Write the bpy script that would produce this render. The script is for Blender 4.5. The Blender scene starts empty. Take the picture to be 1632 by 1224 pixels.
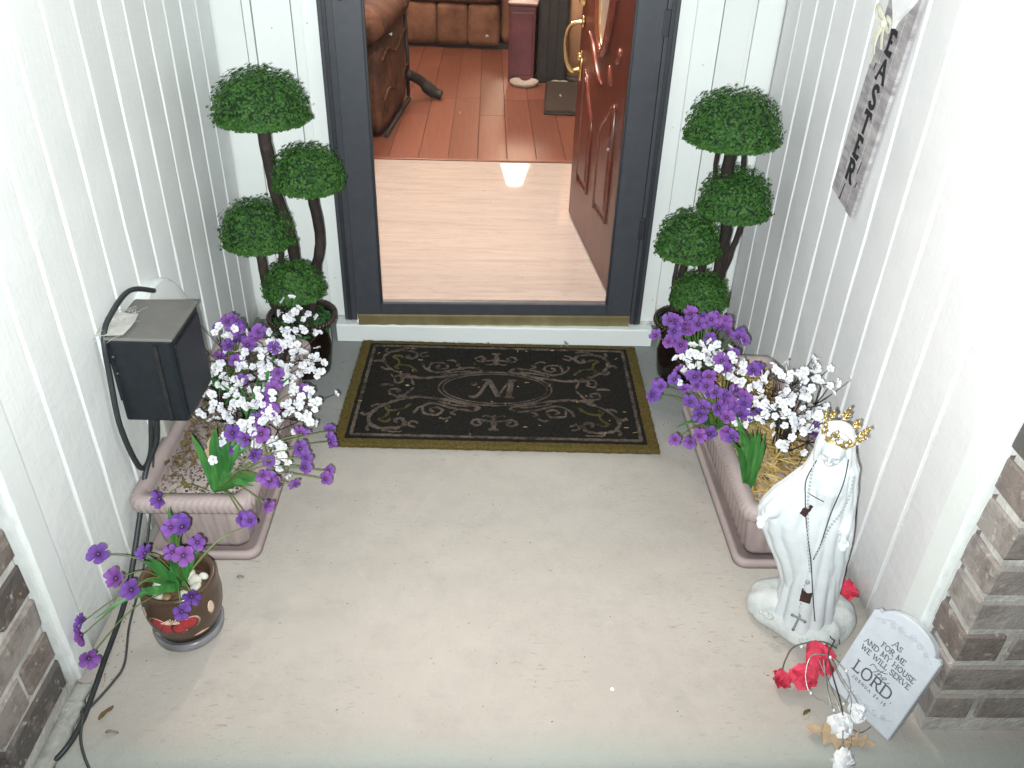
import bpy, bmesh, math, random
from mathutils import Vector, Matrix, noise
from mathutils.bvhtree import BVHTree
random.seed(7)
S = bpy.context.scene
COL = S.collection
PI = math.pi
R = math.radians
sin, cos = math.sin, math.cos

# ------------------------------------------------------------------ camera
def make_camera():
    f, pitch, roll, yaw, h = 1315.2, R(33.0), R(1.98), R(2.26), 1.40
    fwd = Vector((sin(yaw)*cos(pitch), cos(yaw)*cos(pitch), -sin(pitch)))
    right = Vector((cos(yaw), -sin(yaw), 0)); up = right.cross(fwd)
    r2 = cos(roll)*right + sin(roll)*up; u2 = -sin(roll)*right + cos(roll)*up
    cd = bpy.data.cameras.new('camera'); co = bpy.data.objects.new('camera', cd); COL.objects.link(co)
    cd.sensor_width = 36; cd.lens = f/1632*36; cd.clip_start = .02; cd.clip_end = 500
    M = Matrix((r2, u2, -fwd)).transposed().to_4x4(); M.translation = (0, 0, h)
    co.matrix_world = M
    S.camera = co
    return r2, u2, fwd
CR, CU, CF = make_camera()

# ------------------------------------------------------------------ night sky, the phone's flash, exposure
w = bpy.data.worlds.new('World'); S.world = w; w.use_nodes = True
nt = w.node_tree; bg = nt.nodes['Background']
sky = nt.nodes.new('ShaderNodeTexSky'); sky.sky_type = 'NISHITA'; sky.sun_disc = False
sky.sun_elevation = R(1.0); sky.sun_rotation = R(200)
nt.links.new(sky.outputs[0], bg.inputs[0]); bg.inputs[1].default_value = 0.01
S.view_settings.view_transform = 'Standard'; S.view_settings.look = 'None'
S.view_settings.exposure = 0.0; S.view_settings.gamma = 1.0
fl = bpy.data.lights.new('phone_flash', 'SPOT'); fl.energy = 262; fl.color = (.945, 1.0, .985)
fl.shadow_soft_size = .004; fl.spot_size = R(152); fl.spot_blend = 1.0
flo = bpy.data.objects.new('phone_flash', fl); COL.objects.link(flo)
flo.location = Vector((0, 0, 1.40)) - CR*.030 - CU*.022
flo.rotation_euler = (CF + CU*.52).to_track_quat('-Z', 'Y').to_euler()

# ------------------------------------------------------------------ material helpers
def srgb(r, g, b):
    f = lambda c: (c/255/12.92) if c <= 10 else ((c/255+.055)/1.055)**2.4
    return (f(r), f(g), f(b))
class NT:
    def __init__(s, name):
        s.m = bpy.data.materials.new(name); s.m.use_nodes = True
        s.t = s.m.node_tree; s.n = s.t.nodes; s.b = s.n['Principled BSDF']; s.out = s.n['Material Output']
        s.tc = s.n.new('ShaderNodeTexCoord')
    def link(s, a, b): s.t.links.new(a, b)
    def coord(s, scale=(1, 1, 1), kind='Object', rot=(0, 0, 0)):
        mp = s.n.new('ShaderNodeMapping'); mp.inputs['Scale'].default_value = scale; mp.inputs['Rotation'].default_value = rot
        s.link(s.tc.outputs[kind], mp.inputs[0]); return mp.outputs[0]
    def noise(s, sc, det=4, ro=.55, co=None, dist=0):
        x = s.n.new('ShaderNodeTexNoise'); x.inputs['Scale'].default_value = sc; x.inputs['Detail'].default_value = det
        x.inputs['Roughness'].default_value = ro; x.inputs['Distortion'].default_value = dist
        s.link(co or s.coord(), x.inputs['Vector']); return x.outputs['Fac']
    def vor(s, sc, co=None, feat='F1', out='Distance', rnd=1):
        x = s.n.new('ShaderNodeTexVoronoi'); x.feature = feat; x.inputs['Scale'].default_value = sc; x.inputs['Randomness'].default_value = rnd
        s.link(co or s.coord(), x.inputs['Vector']); return x.outputs[out]
    def ramp(s, fac, stops, interp='LINEAR'):
        x = s.n.new('ShaderNodeValToRGB'); cr = x.color_ramp; cr.interpolation = interp
        while len(cr.elements) < len(stops): cr.elements.new(.5)
        for e, (p, c) in zip(cr.elements, stops):
            e.position = p; c = c if hasattr(c, '__len__') else (c, c, c); e.color = (*c, 1)
        s.link(fac, x.inputs[0]); return x.outputs[0]
    def mix(s, fac, a, b, mode='MIX'):
        x = s.n.new('ShaderNodeMix'); x.data_type = 'RGBA'; x.blend_type = mode
        for v, i in ((fac, 0), (a, 6), (b, 7)):
            if hasattr(v, 'is_linked'): s.link(v, x.inputs[i])
            else: x.inputs[i].default_value = v if i == 0 else (*v, 1)
        return x.outputs[2]
    def math(s, op, a, b=0.):
        x = s.n.new('ShaderNodeMath'); x.operation = op
        for v, i in ((a, 0), (b, 1)):
            if hasattr(v, 'is_linked'): s.link(v, x.inputs[i])
            else: x.inputs[i].default_value = v
        return x.outputs[0]
    def bump(s, h, st=.3, d=.002):
        x = s.n.new('ShaderNodeBump'); x.inputs['Strength'].default_value = st; x.inputs['Distance'].default_value = d
        s.link(h, x.inputs['Height']); s.link(x.outputs[0], s.b.inputs['Normal'])
    def col(s, c):
        if hasattr(c, 'is_linked'): s.link(c, s.b.inputs['Base Color'])
        else: s.b.inputs['Base Color'].default_value = (*c, 1)
    def set(s, rough=.6, metal=0, spec=.5, **k):
        s.b.inputs['Roughness'].default_value = rough; s.b.inputs['Metallic'].default_value = metal
        s.b.inputs['Specular IOR Level'].default_value = spec
        for a, v in k.items(): s.b.inputs[a.replace('_', ' ')].default_value = v
        return s.m
def simple(name, c, rough=.6, var=.12, sc=30, metal=0, spec=.5, bump=0, bs=60, bd=.002, rnd=0):
    t = NT(name)
    c1 = tuple(max(0, x*(1-var)) for x in c); c2 = tuple(min(1, x*(1+var)) for x in c)
    o = t.ramp(t.noise(sc), [(.3, c1), (.7, c2)])
    if rnd:
        oi = t.n.new('ShaderNodeObjectInfo')
        o = t.mix(1, o, t.ramp(oi.outputs['Random'], [(0, 1-rnd), (1, 1+rnd*.3)]), 'MULTIPLY')
    t.col(o)
    if bump: t.bump(t.noise(bs, 5), bump, bd)
    return t.set(rough, metal, spec)

M = {}
# white paint on rough-sawn siding
def paint(name, a, b, rs=1.0, grime=.75):
    t = NT(name)
    n1 = t.noise(3.0, 5, .6)
    c = t.ramp(n1, [(.3, a), (.7, b)])
    sp = t.noise(46, 4, .7, t.coord((1, 1, .35)))
    c = t.mix(t.ramp(sp, [(.68, 0), (.74, .55)]), c, (.86, .88, .87))
    gr = t.noise(14, 6, .7, t.coord((1, 1, .25)))
    c = t.mix(t.ramp(gr, [(.62, 0), (.80, .22)]), c, (.50, .52, .49))
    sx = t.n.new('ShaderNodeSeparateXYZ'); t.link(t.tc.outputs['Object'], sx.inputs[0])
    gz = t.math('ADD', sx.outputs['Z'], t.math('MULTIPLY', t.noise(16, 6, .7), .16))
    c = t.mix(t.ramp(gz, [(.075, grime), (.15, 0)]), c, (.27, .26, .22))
    oi = t.n.new('ShaderNodeObjectInfo'); c = t.mix(1, c, t.ramp(oi.outputs['Random'], [(0, .93), (1, 1.03)]), 'MULTIPLY')
    t.col(c)
    f = t.noise(90, 5, .65, t.coord((1.0, 1.0, .16)))
    d = t.noise(60, 4, .6, t.coord((1, .25, 1.2), rot=(R(35), 0, 0)))
    h = t.math('ADD', t.math('MULTIPLY', f, .6*rs), t.math('MULTIPLY', d, .7*rs))
    t.bump(h, .35, .004)
    M[name] = t.set(.55, 0, .4)
paint('siding_paint', (.69, .71, .705), (.765, .78, .775))
paint('siding_paint_right', (.70, .70, .71), (.77, .77, .78))
paint('trim_paint', (.70, .73, .72), (.76, .785, .775), .45)
paint('sill_paint', (.68, .72, .72), (.75, .785, .785), .45, .0)
# porch concrete
t = NT('concrete')
c = t.ramp(t.noise(1.7, 6, .6), [(.30, (.40, .366, .332)), (.5, (.44, .402, .365)), (.72, (.475, .436, .398))])  # base tinted pinker in place of warm light spilling from the door
c = t.mix(t.ramp(t.noise(7, 8, .75), [(.46, 0), (.72, .45)]), c, (.31, .285, .258))
c = t.mix(t.ramp(t.noise(18, 8, .75, None, 1.0), [(.52, 0), (.66, .35)]), c, (.47, .44, .405))
scr = t.math('MULTIPLY', t.ramp(t.noise(70, 4, .6, t.coord((.45, 1.6, 1), rot=(0, 0, .25))), [(.60, 0), (.68, 1)]), t.ramp(t.noise(2.6, 3), [(.48, 0), (.62, 1)]))
c = t.mix(t.math('MULTIPLY', scr, .75), c, (.27, .245, .215))
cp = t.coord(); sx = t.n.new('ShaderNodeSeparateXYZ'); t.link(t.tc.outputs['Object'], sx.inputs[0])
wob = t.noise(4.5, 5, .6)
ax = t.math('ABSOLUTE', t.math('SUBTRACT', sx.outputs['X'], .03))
corner_shade = t.math('ADD', t.math('ADD', t.math('MULTIPLY', ax, 1.2), t.math('MULTIPLY', sx.outputs['Y'], .85)), t.math('MULTIPLY', wob, .5))
c = t.mix(t.ramp(t.math('MULTIPLY', corner_shade, .333), [(.755, 0), (.865, .9)]), c, (.20, .215, .215))           # back corners beside the mat painted grey, where the light falls off
edge = t.math('ADD', sx.outputs['Y'], t.math('MULTIPLY', t.noise(7, 4), .08))
c = t.mix(t.ramp(edge, [(.935, .75), (1.0, 0)]), c, (.35, .38, .35))                                    # nosing painted greener, standing in for the flash's green cast
pit = t.noise(130, 3, .5)
c = t.mix(t.ramp(pit, [(.68, 0), (.74, .55)]), c, (.22, .20, .175))
pit2 = t.noise(26, 2, .4)
c = t.mix(t.ramp(pit2, [(.79, 0), (.80, .6)]), c, (.13, .12, .10))
c = t.mix(t.ramp(t.noise(60, 3, .5, t.coord((1, 1, 1), rot=(0, 0, .6))), [(.76, 0), (.78, .35)]), c, (.60, .57, .52))
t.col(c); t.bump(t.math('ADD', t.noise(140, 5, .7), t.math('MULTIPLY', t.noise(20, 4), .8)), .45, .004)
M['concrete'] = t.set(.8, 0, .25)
# brick and mortar
t = NT('brick'); oi = t.n.new('ShaderNodeObjectInfo')
off = t.n.new('ShaderNodeVectorMath'); off.operation = 'ADD'; t.link(t.tc.outputs['Object'], off.inputs[0])
sc_ = t.n.new('ShaderNodeVectorMath'); sc_.operation = 'SCALE'; sc_.inputs['Scale'].default_value = 37.
cmb = t.n.new('ShaderNodeCombineXYZ'); t.link(oi.outputs['Random'], cmb.inputs[0]); t.link(oi.outputs['Random'], cmb.inputs[1]); t.link(cmb.outputs[0], sc_.inputs[0])
t.link(sc_.outputs[0], off.inputs[1]); bc = off.outputs[0]
base = t.ramp(oi.outputs['Random'], [(0, (.095, .083, .078)), (.16, (.30, .268, .25)), (.36, (.215, .18, .163)), (.56, (.34, .31, .29)), (.76, (.26, .225, .208)), (.90, (.12, .112, .108))], 'CONSTANT')
c = t.mix(t.ramp(t.noise(14, 5, .65, bc), [(.46, 0), (.66, .7)]), base, (.11, .082, .070))
c = t.mix(t.ramp(t.noise(9, 6, .7, bc, 1.5), [(.54, 0), (.72, .75)]), c, (.37, .32, .285))
c = t.mix(t.ramp(t.noise(55, 4, .6, bc), [(.60, 0), (.68, .75)]), c, (.44, .41, .375))
t.col(c); t.bump(t.math('ADD', t.noise(30, 6, .7, bc), t.math('MULTIPLY', t.noise(160, 3, .6, bc), .4)), .6, .006)
M['brick'] = t.set(.85, 0, .2)
M['mortar'] = simple('mortar', (.50, .485, .455), .9, .22, 18, spec=.15, bump=.7, bs=70, bd=.006)
M['mortar_smear'] = simple('mortar_smear', (.36, .36, .335), .9, .25, 30, spec=.15, bump=.7, bs=40, bd=.008)
# door things
M['charcoal'] = simple('charcoal_metal', (.048, .052, .062), .42, .10, 40, spec=.4, bump=.08, bs=200)
M['charcoal_dark'] = simple('charcoal_gasket', (.018, .02, .026), .5, .2, 40)
t = NT('aged_brass'); c = t.ramp(t.noise(9, 6, .7, t.coord((1, 1, .5))), [(.3, (.19, .15, .07)), (.6, (.29, .24, .125)), (.8, (.40, .34, .20))])
t.col(c); M['brass_plate'] = t.set(.45, .45, .5)
M['brass'] = simple('polished_brass', (.72, .56, .27), .2, .1, 60, metal=1)
M['gold'] = simple('crown_gold', (.50, .36, .13), .33, .25, 120, metal=.85, bump=.2, bs=200)
t = NT('mahogany'); g = t.noise(7, 8, .65, t.coord((1, 9, .35)), 1.2)
c = t.ramp(g, [(.3, (.048, .010, .007)), (.55, (.085, .019, .012)), (.75, (.115, .030, .019))]); t.col(c); t.bump(t.noise(40, 4, .6, t.coord((1, 9, .6))), .06, .002)
M['mahogany'] = t.set(.34, 0, .45)
M['mahogany_bead'] = simple('mahogany_bead', (.14, .034, .02), .22, .15, 20)
t = NT('storm_glass')
tr = t.n.new('ShaderNodeBsdfTransparent'); gl = t.n.new('ShaderNodeBsdfGlossy'); gl.inputs['Roughness'].default_value = .02
df = t.n.new('ShaderNodeBsdfDiffuse'); df.inputs['Color'].default_value = (.75, .72, .68, 1)
fr = t.n.new('ShaderNodeFresnel'); fr.inputs[0].default_value = 1.35
m1 = t.n.new('ShaderNodeMixShader'); t.link(fr.outputs[0], m1.inputs[0]); t.link(tr.outputs[0], m1.inputs[1]); t.link(gl.outputs[0], m1.inputs[2])
m2 = t.n.new('ShaderNodeMixShader')
du = t.ramp(t.noise(42, 3, .55), [(.735, 0.003), (.75, .35)]); t.link(du, m2.inputs[0]); t.link(m1.outputs[0], m2.inputs[1]); t.link(df.outputs[0], m2.inputs[2])
t.link(m2.outputs[0], t.out.inputs[0]); M['glass'] = t.m
t = NT('bevelled_glass'); t.col((.75, .70, .62)); M['oval_glass'] = t.set(.12, 0, .6, Transmission_Weight=.6)
# indoors
t = NT('vein_tile'); v = t.noise(2.6, 8, .68, t.coord((.55, 5.2, 1)), 1.6)
c = t.ramp(v, [(.32, (.39, .36, .335)), (.5, (.45, .42, .395)), (.7, (.48, .45, .425))])
v2 = t.noise(5, 6, .6, t.coord((.5, 5.5, 1)), .9); c = t.mix(t.ramp(v2, [(.465, 0), (.487, .55), (.50, 0), (.60, 0), (.612, .5), (.63, 0)]), c, (.30, .265, .235))
t.col(c); M['tile'] = t.set(.035, 0, .5)
t = NT('wood_plank'); oi = t.n.new('ShaderNodeObjectInfo')
g = t.noise(5, 7, .6, t.coord((9, .6, 1)), .8)
c = t.ramp(g, [(.3, (.145, .054, .034)), (.7, (.205, .080, .051))])
c = t.mix(1, c, t.ramp(oi.outputs['Random'], [(0, .78), (1, 1.15)]), 'MULTIPLY'); t.col(c); M['wood_plank'] = t.set(.36, 0, .45)
M['wood_gap'] = simple('wood_gap', (.05, .018, .01), .7)
t = NT('brown_leather'); c = t.ramp(t.noise(5, 6, .65), [(.3, (.06, .028, .016)), (.55, (.155, .080, .047)), (.75, (.21, .115, .070))]); t.col(c)
t.bump(t.math('ADD', t.noise(6, 4), t.math('MULTIPLY', t.noise(140, 3), .15)), .45, .02); M['leather'] = t.set(.8, 0, .2)
t = NT('dark_leather'); c = t.ramp(t.noise(6, 7, .7, None, .8), [(.34, (.022, .011, .008)), (.52, (.085, .040, .024)), (.72, (.15, .075, .045))]); t.col(c)
t.bump(t.math('ADD', t.noise(8, 5), t.math('MULTIPLY', t.noise(140, 3), .15)), .5, .02); M['dark_leather'] = t.set(.7, 0, .25)
M['black_metal'] = simple('black_metal', (.014, .013, .013), .45, .3, 60)
M['burgundy'] = simple('burgundy_lacquer', (.085, .022, .030), .35, .25, 12)
M['soft_black'] = simple('soft_black', (.012, .012, .012), .6, .5, 50)
M['tan_board'] = simple('tan_cardboard', (.36, .23, .13), .7, .06, 20)
M['dish_white'] = simple('dish_white', (.42, .40, .35), .3, .08, 40)
M['pad'] = simple('dark_pad', (.028, .020, .014), .7, .3, 40, bump=.4, bs=120)
M['plaster'] = simple('interior_plaster', (.66, .56, .44), .8, .05, 8)
t = NT('lamp_shade'); t.col((.9, .8, .65)); M['shade'] = t.set(.7, 0, .2, Emission_Color=(1, .86, .66, 1), Emission_Strength=22)
t = NT('ceiling_diffuser'); t.col((.9, .8, .7)); M['diffuser'] = t.set(.7, 0, .2, Emission_Color=(1, .74, .48, 1), Emission_Strength=6)
# plants
t = NT('boxwood'); c = t.ramp(t.noise(38, 3, .6), [(.28, (.015, .056, .009)), (.5, (.030, .096, .015)), (.75, (.062, .145, .027))]); t.col(c); M['boxwood'] = t.set(.6, 0, .3)
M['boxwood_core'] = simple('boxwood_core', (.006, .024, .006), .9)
M['moss'] = simple('moss', (.022, .095, .018), .8, .4, 60)
t = NT('bark'); c = t.ramp(t.noise(22, 6, .7, t.coord((1, 1, .3)), 1), [(.35, (.012, .009, .008)), (.6, (.035, .026, .022)), (.78, (.10, .082, .068))]); t.col(c)
t.bump(t.noise(60, 5, .7, t.coord((1, 1, .3))), .8, .006); M['bark'] = t.set(.75, 0, .3)
M['dark_glaze'] = simple('dark_glaze', (.010, .006, .005), .22, .4, 20)
M['rope_glaze'] = simple('rope_glaze', (.050, .026, .018), .3, .4, 60)
t = NT('mauve_plastic'); c = t.ramp(t.noise(7, 6, .65), [(.3, (.32, .255, .25)), (.7, (.405, .325, .315))])
c = t.mix(t.ramp(t.noise(24, 6, .7), [(.5, 0), (.75, .4)]), c, (.40, .36, .32)); t.col(c); M['planter'] = t.set(.6, 0, .35)
t = NT('gravel_soil'); c = t.ramp(t.noise(170, 2, .5), [(.38, (.045, .038, .027)), (.50, (.14, .125, .098)), (.62, (.30, .275, .23))])
c = t.mix(t.ramp(t.noise(9, 5), [(.46, 0), (.60, .75)]), c, (.10, .078, .048)); t.col(c); t.bump(t.noise(170, 2), .9, .006); M['gravel'] = t.set(.9, 0, .2)
M['soil'] = simple('brown_soil', (.10, .065, .03), .95, .4, 40, bump=.8, bs=60, bd=.01)
t = NT('straw'); oi = t.n.new('ShaderNodeObjectInfo'); c = t.ramp(t.noise(30, 2), [(.3, (.22, .14, .045)), (.5, (.42, .29, .10)), (.72, (.58, .45, .21))]); t.col(c); M['straw'] = t.set(.7, 0, .3)
def petal(name, inner, mid, outer, r, lo=(.66, .68, .86), hi=(1.2, 1.05, 1.0)):
    t = NT(name); ln = t.n.new('ShaderNodeVectorMath'); ln.operation = 'LENGTH'; t.link(t.tc.outputs['Object'], ln.inputs[0])
    oi = t.n.new('ShaderNodeObjectInfo')
    c = t.ramp(t.math('DIVIDE', ln.outputs['Value'], r), [(.12, inner), (.35, mid), (.85, outer)])
    c = t.mix(1, c, t.ramp(oi.outputs['Random'], [(0, lo), (.5, (1, 1, 1)), (1, hi)]), 'MULTIPLY')
    t.col(c); t.bump(t.noise(160, 3), .2, .002); M[name] = t.set(.65, 0, .25)
petal('purple_petal', (.030, .008, .06), (.130, .046, .235), (.185, .078, .315), .022)
petal('white_petal', (.48, .47, .46), (.62, .62, .66), (.66, .67, .70), .012, (.90, .90, .94), (1.04, 1.03, 1.0))
M['pistil'] = simple('yellow_pistil', (.30, .18, .10), .6)
M['white_eye'] = simple('white_eye', (.45, .44, .34), .6)
M['dark_stem'] = simple('dark_stem', (.028, .022, .018), .6)
t = NT('blade_leaf'); oi = t.n.new('ShaderNodeObjectInfo'); c = t.ramp(t.noise(20, 3, .6, t.coord((4, 4, .5))), [(.3, (.020, .105, .026)), (.6, (.055, .20, .045)), (.78, (.13, .29, .065))]); t.col(c); M['leaf'] = t.set(.45, 0, .4)
M['green_stem'] = simple('green_stem', (.11, .16, .04), .5)
# small pot
t = NT('brown_glaze'); c = t.ramp(t.noise(12, 5, .6), [(.3, (.055, .030, .018)), (.7, (.095, .055, .035))]); t.col(c); M['brown_glaze'] = t.set(.28, 0, .5)
M['grey_glaze'] = simple('grey_glaze', (.17, .17, .18), .22, .45, 14)
M['pot_red'] = simple('pot_red', (.36, .028, .035), .35, .2, 40)
M['pot_cream'] = simple('pot_cream', (.62, .47, .36), .4, .15, 40)
M['river_stone'] = simple('river_stone', (.55, .54, .47), .4, .25, 12, rnd=.3)
M['stone_brown'] = simple('stone_brown', (.26, .16, .08), .4, .25, 12)
# statue and plaque
t = NT('statue_plaster'); c = t.ramp(t.noise(18, 5, .6), [(.3, (.54, .575, .60)), (.7, (.63, .66, .68))]); t.col(c)
t.bump(t.noise(90, 4), .12, .002); M['statue'] = t.set(.7, 0, .25)
t = NT('statue_rock'); c = t.ramp(t.noise(22, 6, .7), [(.3, (.44, .46, .455)), (.7, (.60, .62, .61))]); t.col(c); t.bump(t.noise(60, 6, .7), .6, .006); M['rock'] = t.set(.9, 0, .15)
t = NT('plaque_resin'); c = t.ramp(t.noise(30, 5, .6), [(.3, (.52, .55, .60)), (.7, (.60, .63, .675))]); t.col(c); t.bump(t.noise(200, 4), .15, .0015); M['plaque'] = t.set(.75, 0, .2)
M['ink'] = simple('grey_ink', (.085, .09, .10), .7, .2, 120)
M['relief'] = simple('plaque_relief', (.50, .53, .58), .75, .1, 60)
M['bead'] = simple('grey_bead', (.36, .38, .38), .45, .15, 60)
M['cord'] = simple('dark_cord', (.045, .045, .042), .7)
M['scapular'] = simple('brown_wool', (.035, .014, .012), .95, .3, 120)
M['pewter'] = simple('pewter', (.10, .105, .10), .45, .2, 60, metal=.3)
M['rhinestone'] = simple('rhinestone', (.85, .85, .85), .1, .05, 40)
M['red_silk'] = simple('red_silk', (.60, .040, .085), .7, .15, 60, bump=.3, bs=120)
M['white_silk'] = simple('white_silk', (.82, .82, .84), .7, .05, 60)
M['wire'] = simple('silver_wire', (.42, .42, .38), .3, .3, 80, metal=.5)
M['wire_dark'] = simple('green_wire', (.09, .095, .075), .4, .3, 80)
t = NT('dry_leaf'); c = t.ramp(t.noise(25, 5, .6), [(.3, (.36, .255, .155)), (.7, (.52, .395, .27))]); t.col(c); M['dry_leaf'] = t.set(.8, 0, .2)
M['dead_leaf'] = simple('dead_leaf', (.13, .085, .03), .8, .3, 60)
M['grey_leaf'] = simple('grey_leaf', (.20, .20, .18), .8, .3, 60)
# electrical box
M['box_navy'] = simple('black_plastic', (.009, .012, .016), .42, .3, 60, spec=.45)
t = NT('dusty_lid'); c = t.ramp(t.noise(10, 6, .6), [(.3, (.135, .13, .12)), (.7, (.18, .175, .165))]); t.col(c); M['lid'] = t.set(.8, 0, .2)
M['web'] = simple('web_tuft', (.46, .455, .43), .9, .1, 80)
M['cable'] = simple('cable_rubber', (.024, .029, .031), .5, .2, 60)
M['cable_thin'] = simple('cable_thin', (.05, .052, .05), .55, .2, 60)
# sign
t = NT('weathered_wood'); g = t.noise(11, 7, .65, t.coord((1, 4, .35)), .6)
c = t.ramp(g, [(.32, (.20, .185, .195)), (.5, (.36, .335, .345)), (.68, (.50, .47, .475))]); t.col(c); t.bump(g, .3, .003); M['weathered'] = t.set(.75, 0, .2)
M['sign_ink'] = simple('sign_ink', (.016, .016, .02), .7, .3, 90)
M['ribbon'] = simple('cream_ribbon', (.70, .68, .56), .7, .08, 60)
# mat
def coir(name, a, b, sc=160):
    t = NT(name); c = t.ramp(t.noise(sc, 4, .7), [(.3, a), (.7, b)])
    c = t.mix(t.ramp(t.noise(7, 5), [(.4, 0), (.7, .35)]), c, tuple((x+y)*.4 for x, y in zip(a, b))); t.col(c)
    if 'print' in name: t.col(t.mix(t.ramp(t.noise(22, 6, .75), [(.42, 0), (.62, .85)]), c, (.022, .019, .016)))
    t.bump(t.noise(sc*2.2, 4, .7), 1, .006); M[name] = t.set(.95, 0, .08)
coir('coir_olive', (.075, .055, .016), (.185, .142, .048))
coir('coir_black', (.007, .007, .0065), (.036, .033, .029))
coir('coir_print', (.095, .075, .060), (.23, .18, .15))
coir('coir_print_green', (.085, .075, .022), (.15, .13, .05))
M['ground'] = simple('walkway', (.22, .23, .21), .9, .25, 9, bump=.6, bs=60)

# ------------------------------------------------------------------ mesh helpers
class MB:
    def __init__(s): s.v = []; s.f = []; s.mi = []
    def add(s, vs, fs, mi=0, X=None):
        o = len(s.v)
        s.v += [tuple(X @ Vector(p)) if X is not None else tuple(p) for p in vs]
        s.f += [tuple(i+o for i in f) for f in fs]; s.mi += [mi]*len(fs); return s
    def box(s, a, b, ch=0.0, X=None, mi=0):
        (x0, y0, z0), (x1, y1, z1) = a, b
        if ch <= 0:
            vs = [(x0, y0, z0), (x1, y0, z0), (x1, y1, z0), (x0, y1, z0), (x0, y0, z1), (x1, y0, z1), (x1, y1, z1), (x0, y1, z1)]
            return s.add(vs, [(3, 2, 1, 0), (4, 5, 6, 7), (0, 1, 5, 4), (1, 2, 6, 5), (2, 3, 7, 6), (3, 0, 4, 7)], mi, X)
        bm = bmesh.new(); bmesh.ops.create_cube(bm, size=1)
        for v in bm.verts: v.co = Vector(((x0+x1)/2+v.co.x*(x1-x0), (y0+y1)/2+v.co.y*(y1-y0), (z0+z1)/2+v.co.z*(z1-z0)))
        bmesh.ops.bevel(bm, geom=list(bm.edges), offset=ch, segments=2, affect='EDGES', profile=.6)
        bm.verts.index_update(); s.add([v.co.copy() for v in bm.verts], [[v.index for v in f.verts] for f in bm.faces], mi, X); bm.free(); return s
    def loft(s, rings, cap=True, closed=True, mi=0, X=None):
        n = len(rings[0]); vs = [p for r in rings for p in r]; fs = []
        for i in range(len(rings)-1):
            for j in range(n if closed else n-1):
                a = i*n+j; b = i*n+(j+1) % n; fs.append((a, b, b+n, a+n))
        if cap and closed: fs.append(tuple(range(n))[::-1]); fs.append(tuple((len(rings)-1)*n+j for j in range(n)))
        return s.add(vs, fs, mi, X)
    def lathe(s, prof, n=32, c=(0, 0), mi=0, X=None, cap=True):
        return s.loft([[(c[0]+r*cos(2*PI*j/n), c[1]+r*sin(2*PI*j/n), z) for j in range(n)] for r, z in prof], cap, True, mi, X)
    def tube(s, pts, rad, n=6, mi=0, X=None, cap=True):
        pts = [Vector(p) for p in pts]; rings = []
        rad = rad if hasattr(rad, '__len__') else [rad]*len(pts)
        t0 = (pts[1]-pts[0]).normalized(); a = t0.orthogonal().normalized()
        for i, p in enumerate(pts):
            t = (pts[min(i+1, len(pts)-1)]-pts[max(i-1, 0)])
            t = t.normalized() if t.length > 1e-9 else t0
            a = (a-t*a.dot(t)); a = a.normalized() if a.length > 1e-6 else t.orthogonal().normalized()
            b = t.cross(a); rings.append([p+(a*cos(2*PI*k/n)+b*sin(2*PI*k/n))*rad[i] for k in range(n)])
        return s.loft(rings, cap, True, mi, X)
    def prism(s, poly, z0, z1, mi=0, X=None):
        n = len(poly); vs = [(x, y, z0) for x, y in poly]+[(x, y, z1) for x, y in poly]
        fs = [tuple(range(n))[::-1], tuple(range(n, 2*n))]+[(i, (i+1) % n, n+(i+1) % n, n+i) for i in range(n)]
        return s.add(vs, fs, mi, X)
    def sphere(s, c, r, n=8, m=6, mi=0, X=None):
        r = r if hasattr(r, '__len__') else (r, r, r)
        rings = [[(c[0]+r[0]*sin(PI*i/m)*cos(2*PI*j/n), c[1]+r[1]*sin(PI*i/m)*sin(2*PI*j/n), c[2]-r[2]*cos(PI*i/m)) for j in range(n)] for i in range(1, m)]
        o = [(c[0], c[1], c[2]-r[2]), (c[0], c[1], c[2]+r[2])]
        vs = [p for q in rings for p in q]+o; L = len(vs); fs = []
        for i in range(m-2):
            for j in range(n): a = i*n+j; b = i*n+(j+1) % n; fs.append((a, b, b+n, a+n))
        for j in range(n): fs.append((L-2, (j+1) % n, j)); fs.append((L-1, (m-2)*n+j, (m-2)*n+(j+1) % n))
        return s.add(vs, fs, mi, X)
    def ribbon(s, pts, wd, z0=0., z1=.001, X=None, mi=0, closed=False):
        """a flat stroke in the xy plane, given thickness in z"""
        P = [Vector((p[0], p[1])) for p in pts]; n = len(P); L = []; Rr = []
        wd = wd if hasattr(wd, '__len__') else [wd]*n
        for i in range(n):
            a = P[(i-1) % n] if closed else P[max(i-1, 0)]; b = P[(i+1) % n] if closed else P[min(i+1, n-1)]
            t = (b-a); t = t.normalized() if t.length > 1e-9 else Vector((1, 0)); nn = Vector((-t.y, t.x))
            L.append(P[i]+nn*wd[i]/2); Rr.append(P[i]-nn*wd[i]/2)
        rings = [[(l.x, l.y, z0), (r.x, r.y, z0), (r.x, r.y, z1), (l.x, l.y, z1)] for l, r in zip(L, Rr)]
        if closed: rings.append(rings[0])
        return s.loft(rings, not closed, True, mi, X)
    def mesh(s, name, mats, smooth=False):
        me = bpy.data.meshes.new(name); me.from_pydata([tuple(p) for p in s.v], [], s.f)
        for m in (mats if isinstance(mats, (list, tuple)) else [mats]): me.materials.append(M[m] if isinstance(m, str) else m)
        me.polygons.foreach_set('material_index', s.mi)
        if smooth: me.polygons.foreach_set('use_smooth', [True]*len(me.polygons))
        me.update(); return me
    def build(s, name, mats, parent=None, smooth=False, **k):
        return link(name, s.mesh(name, mats, smooth), parent, **k)
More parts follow.
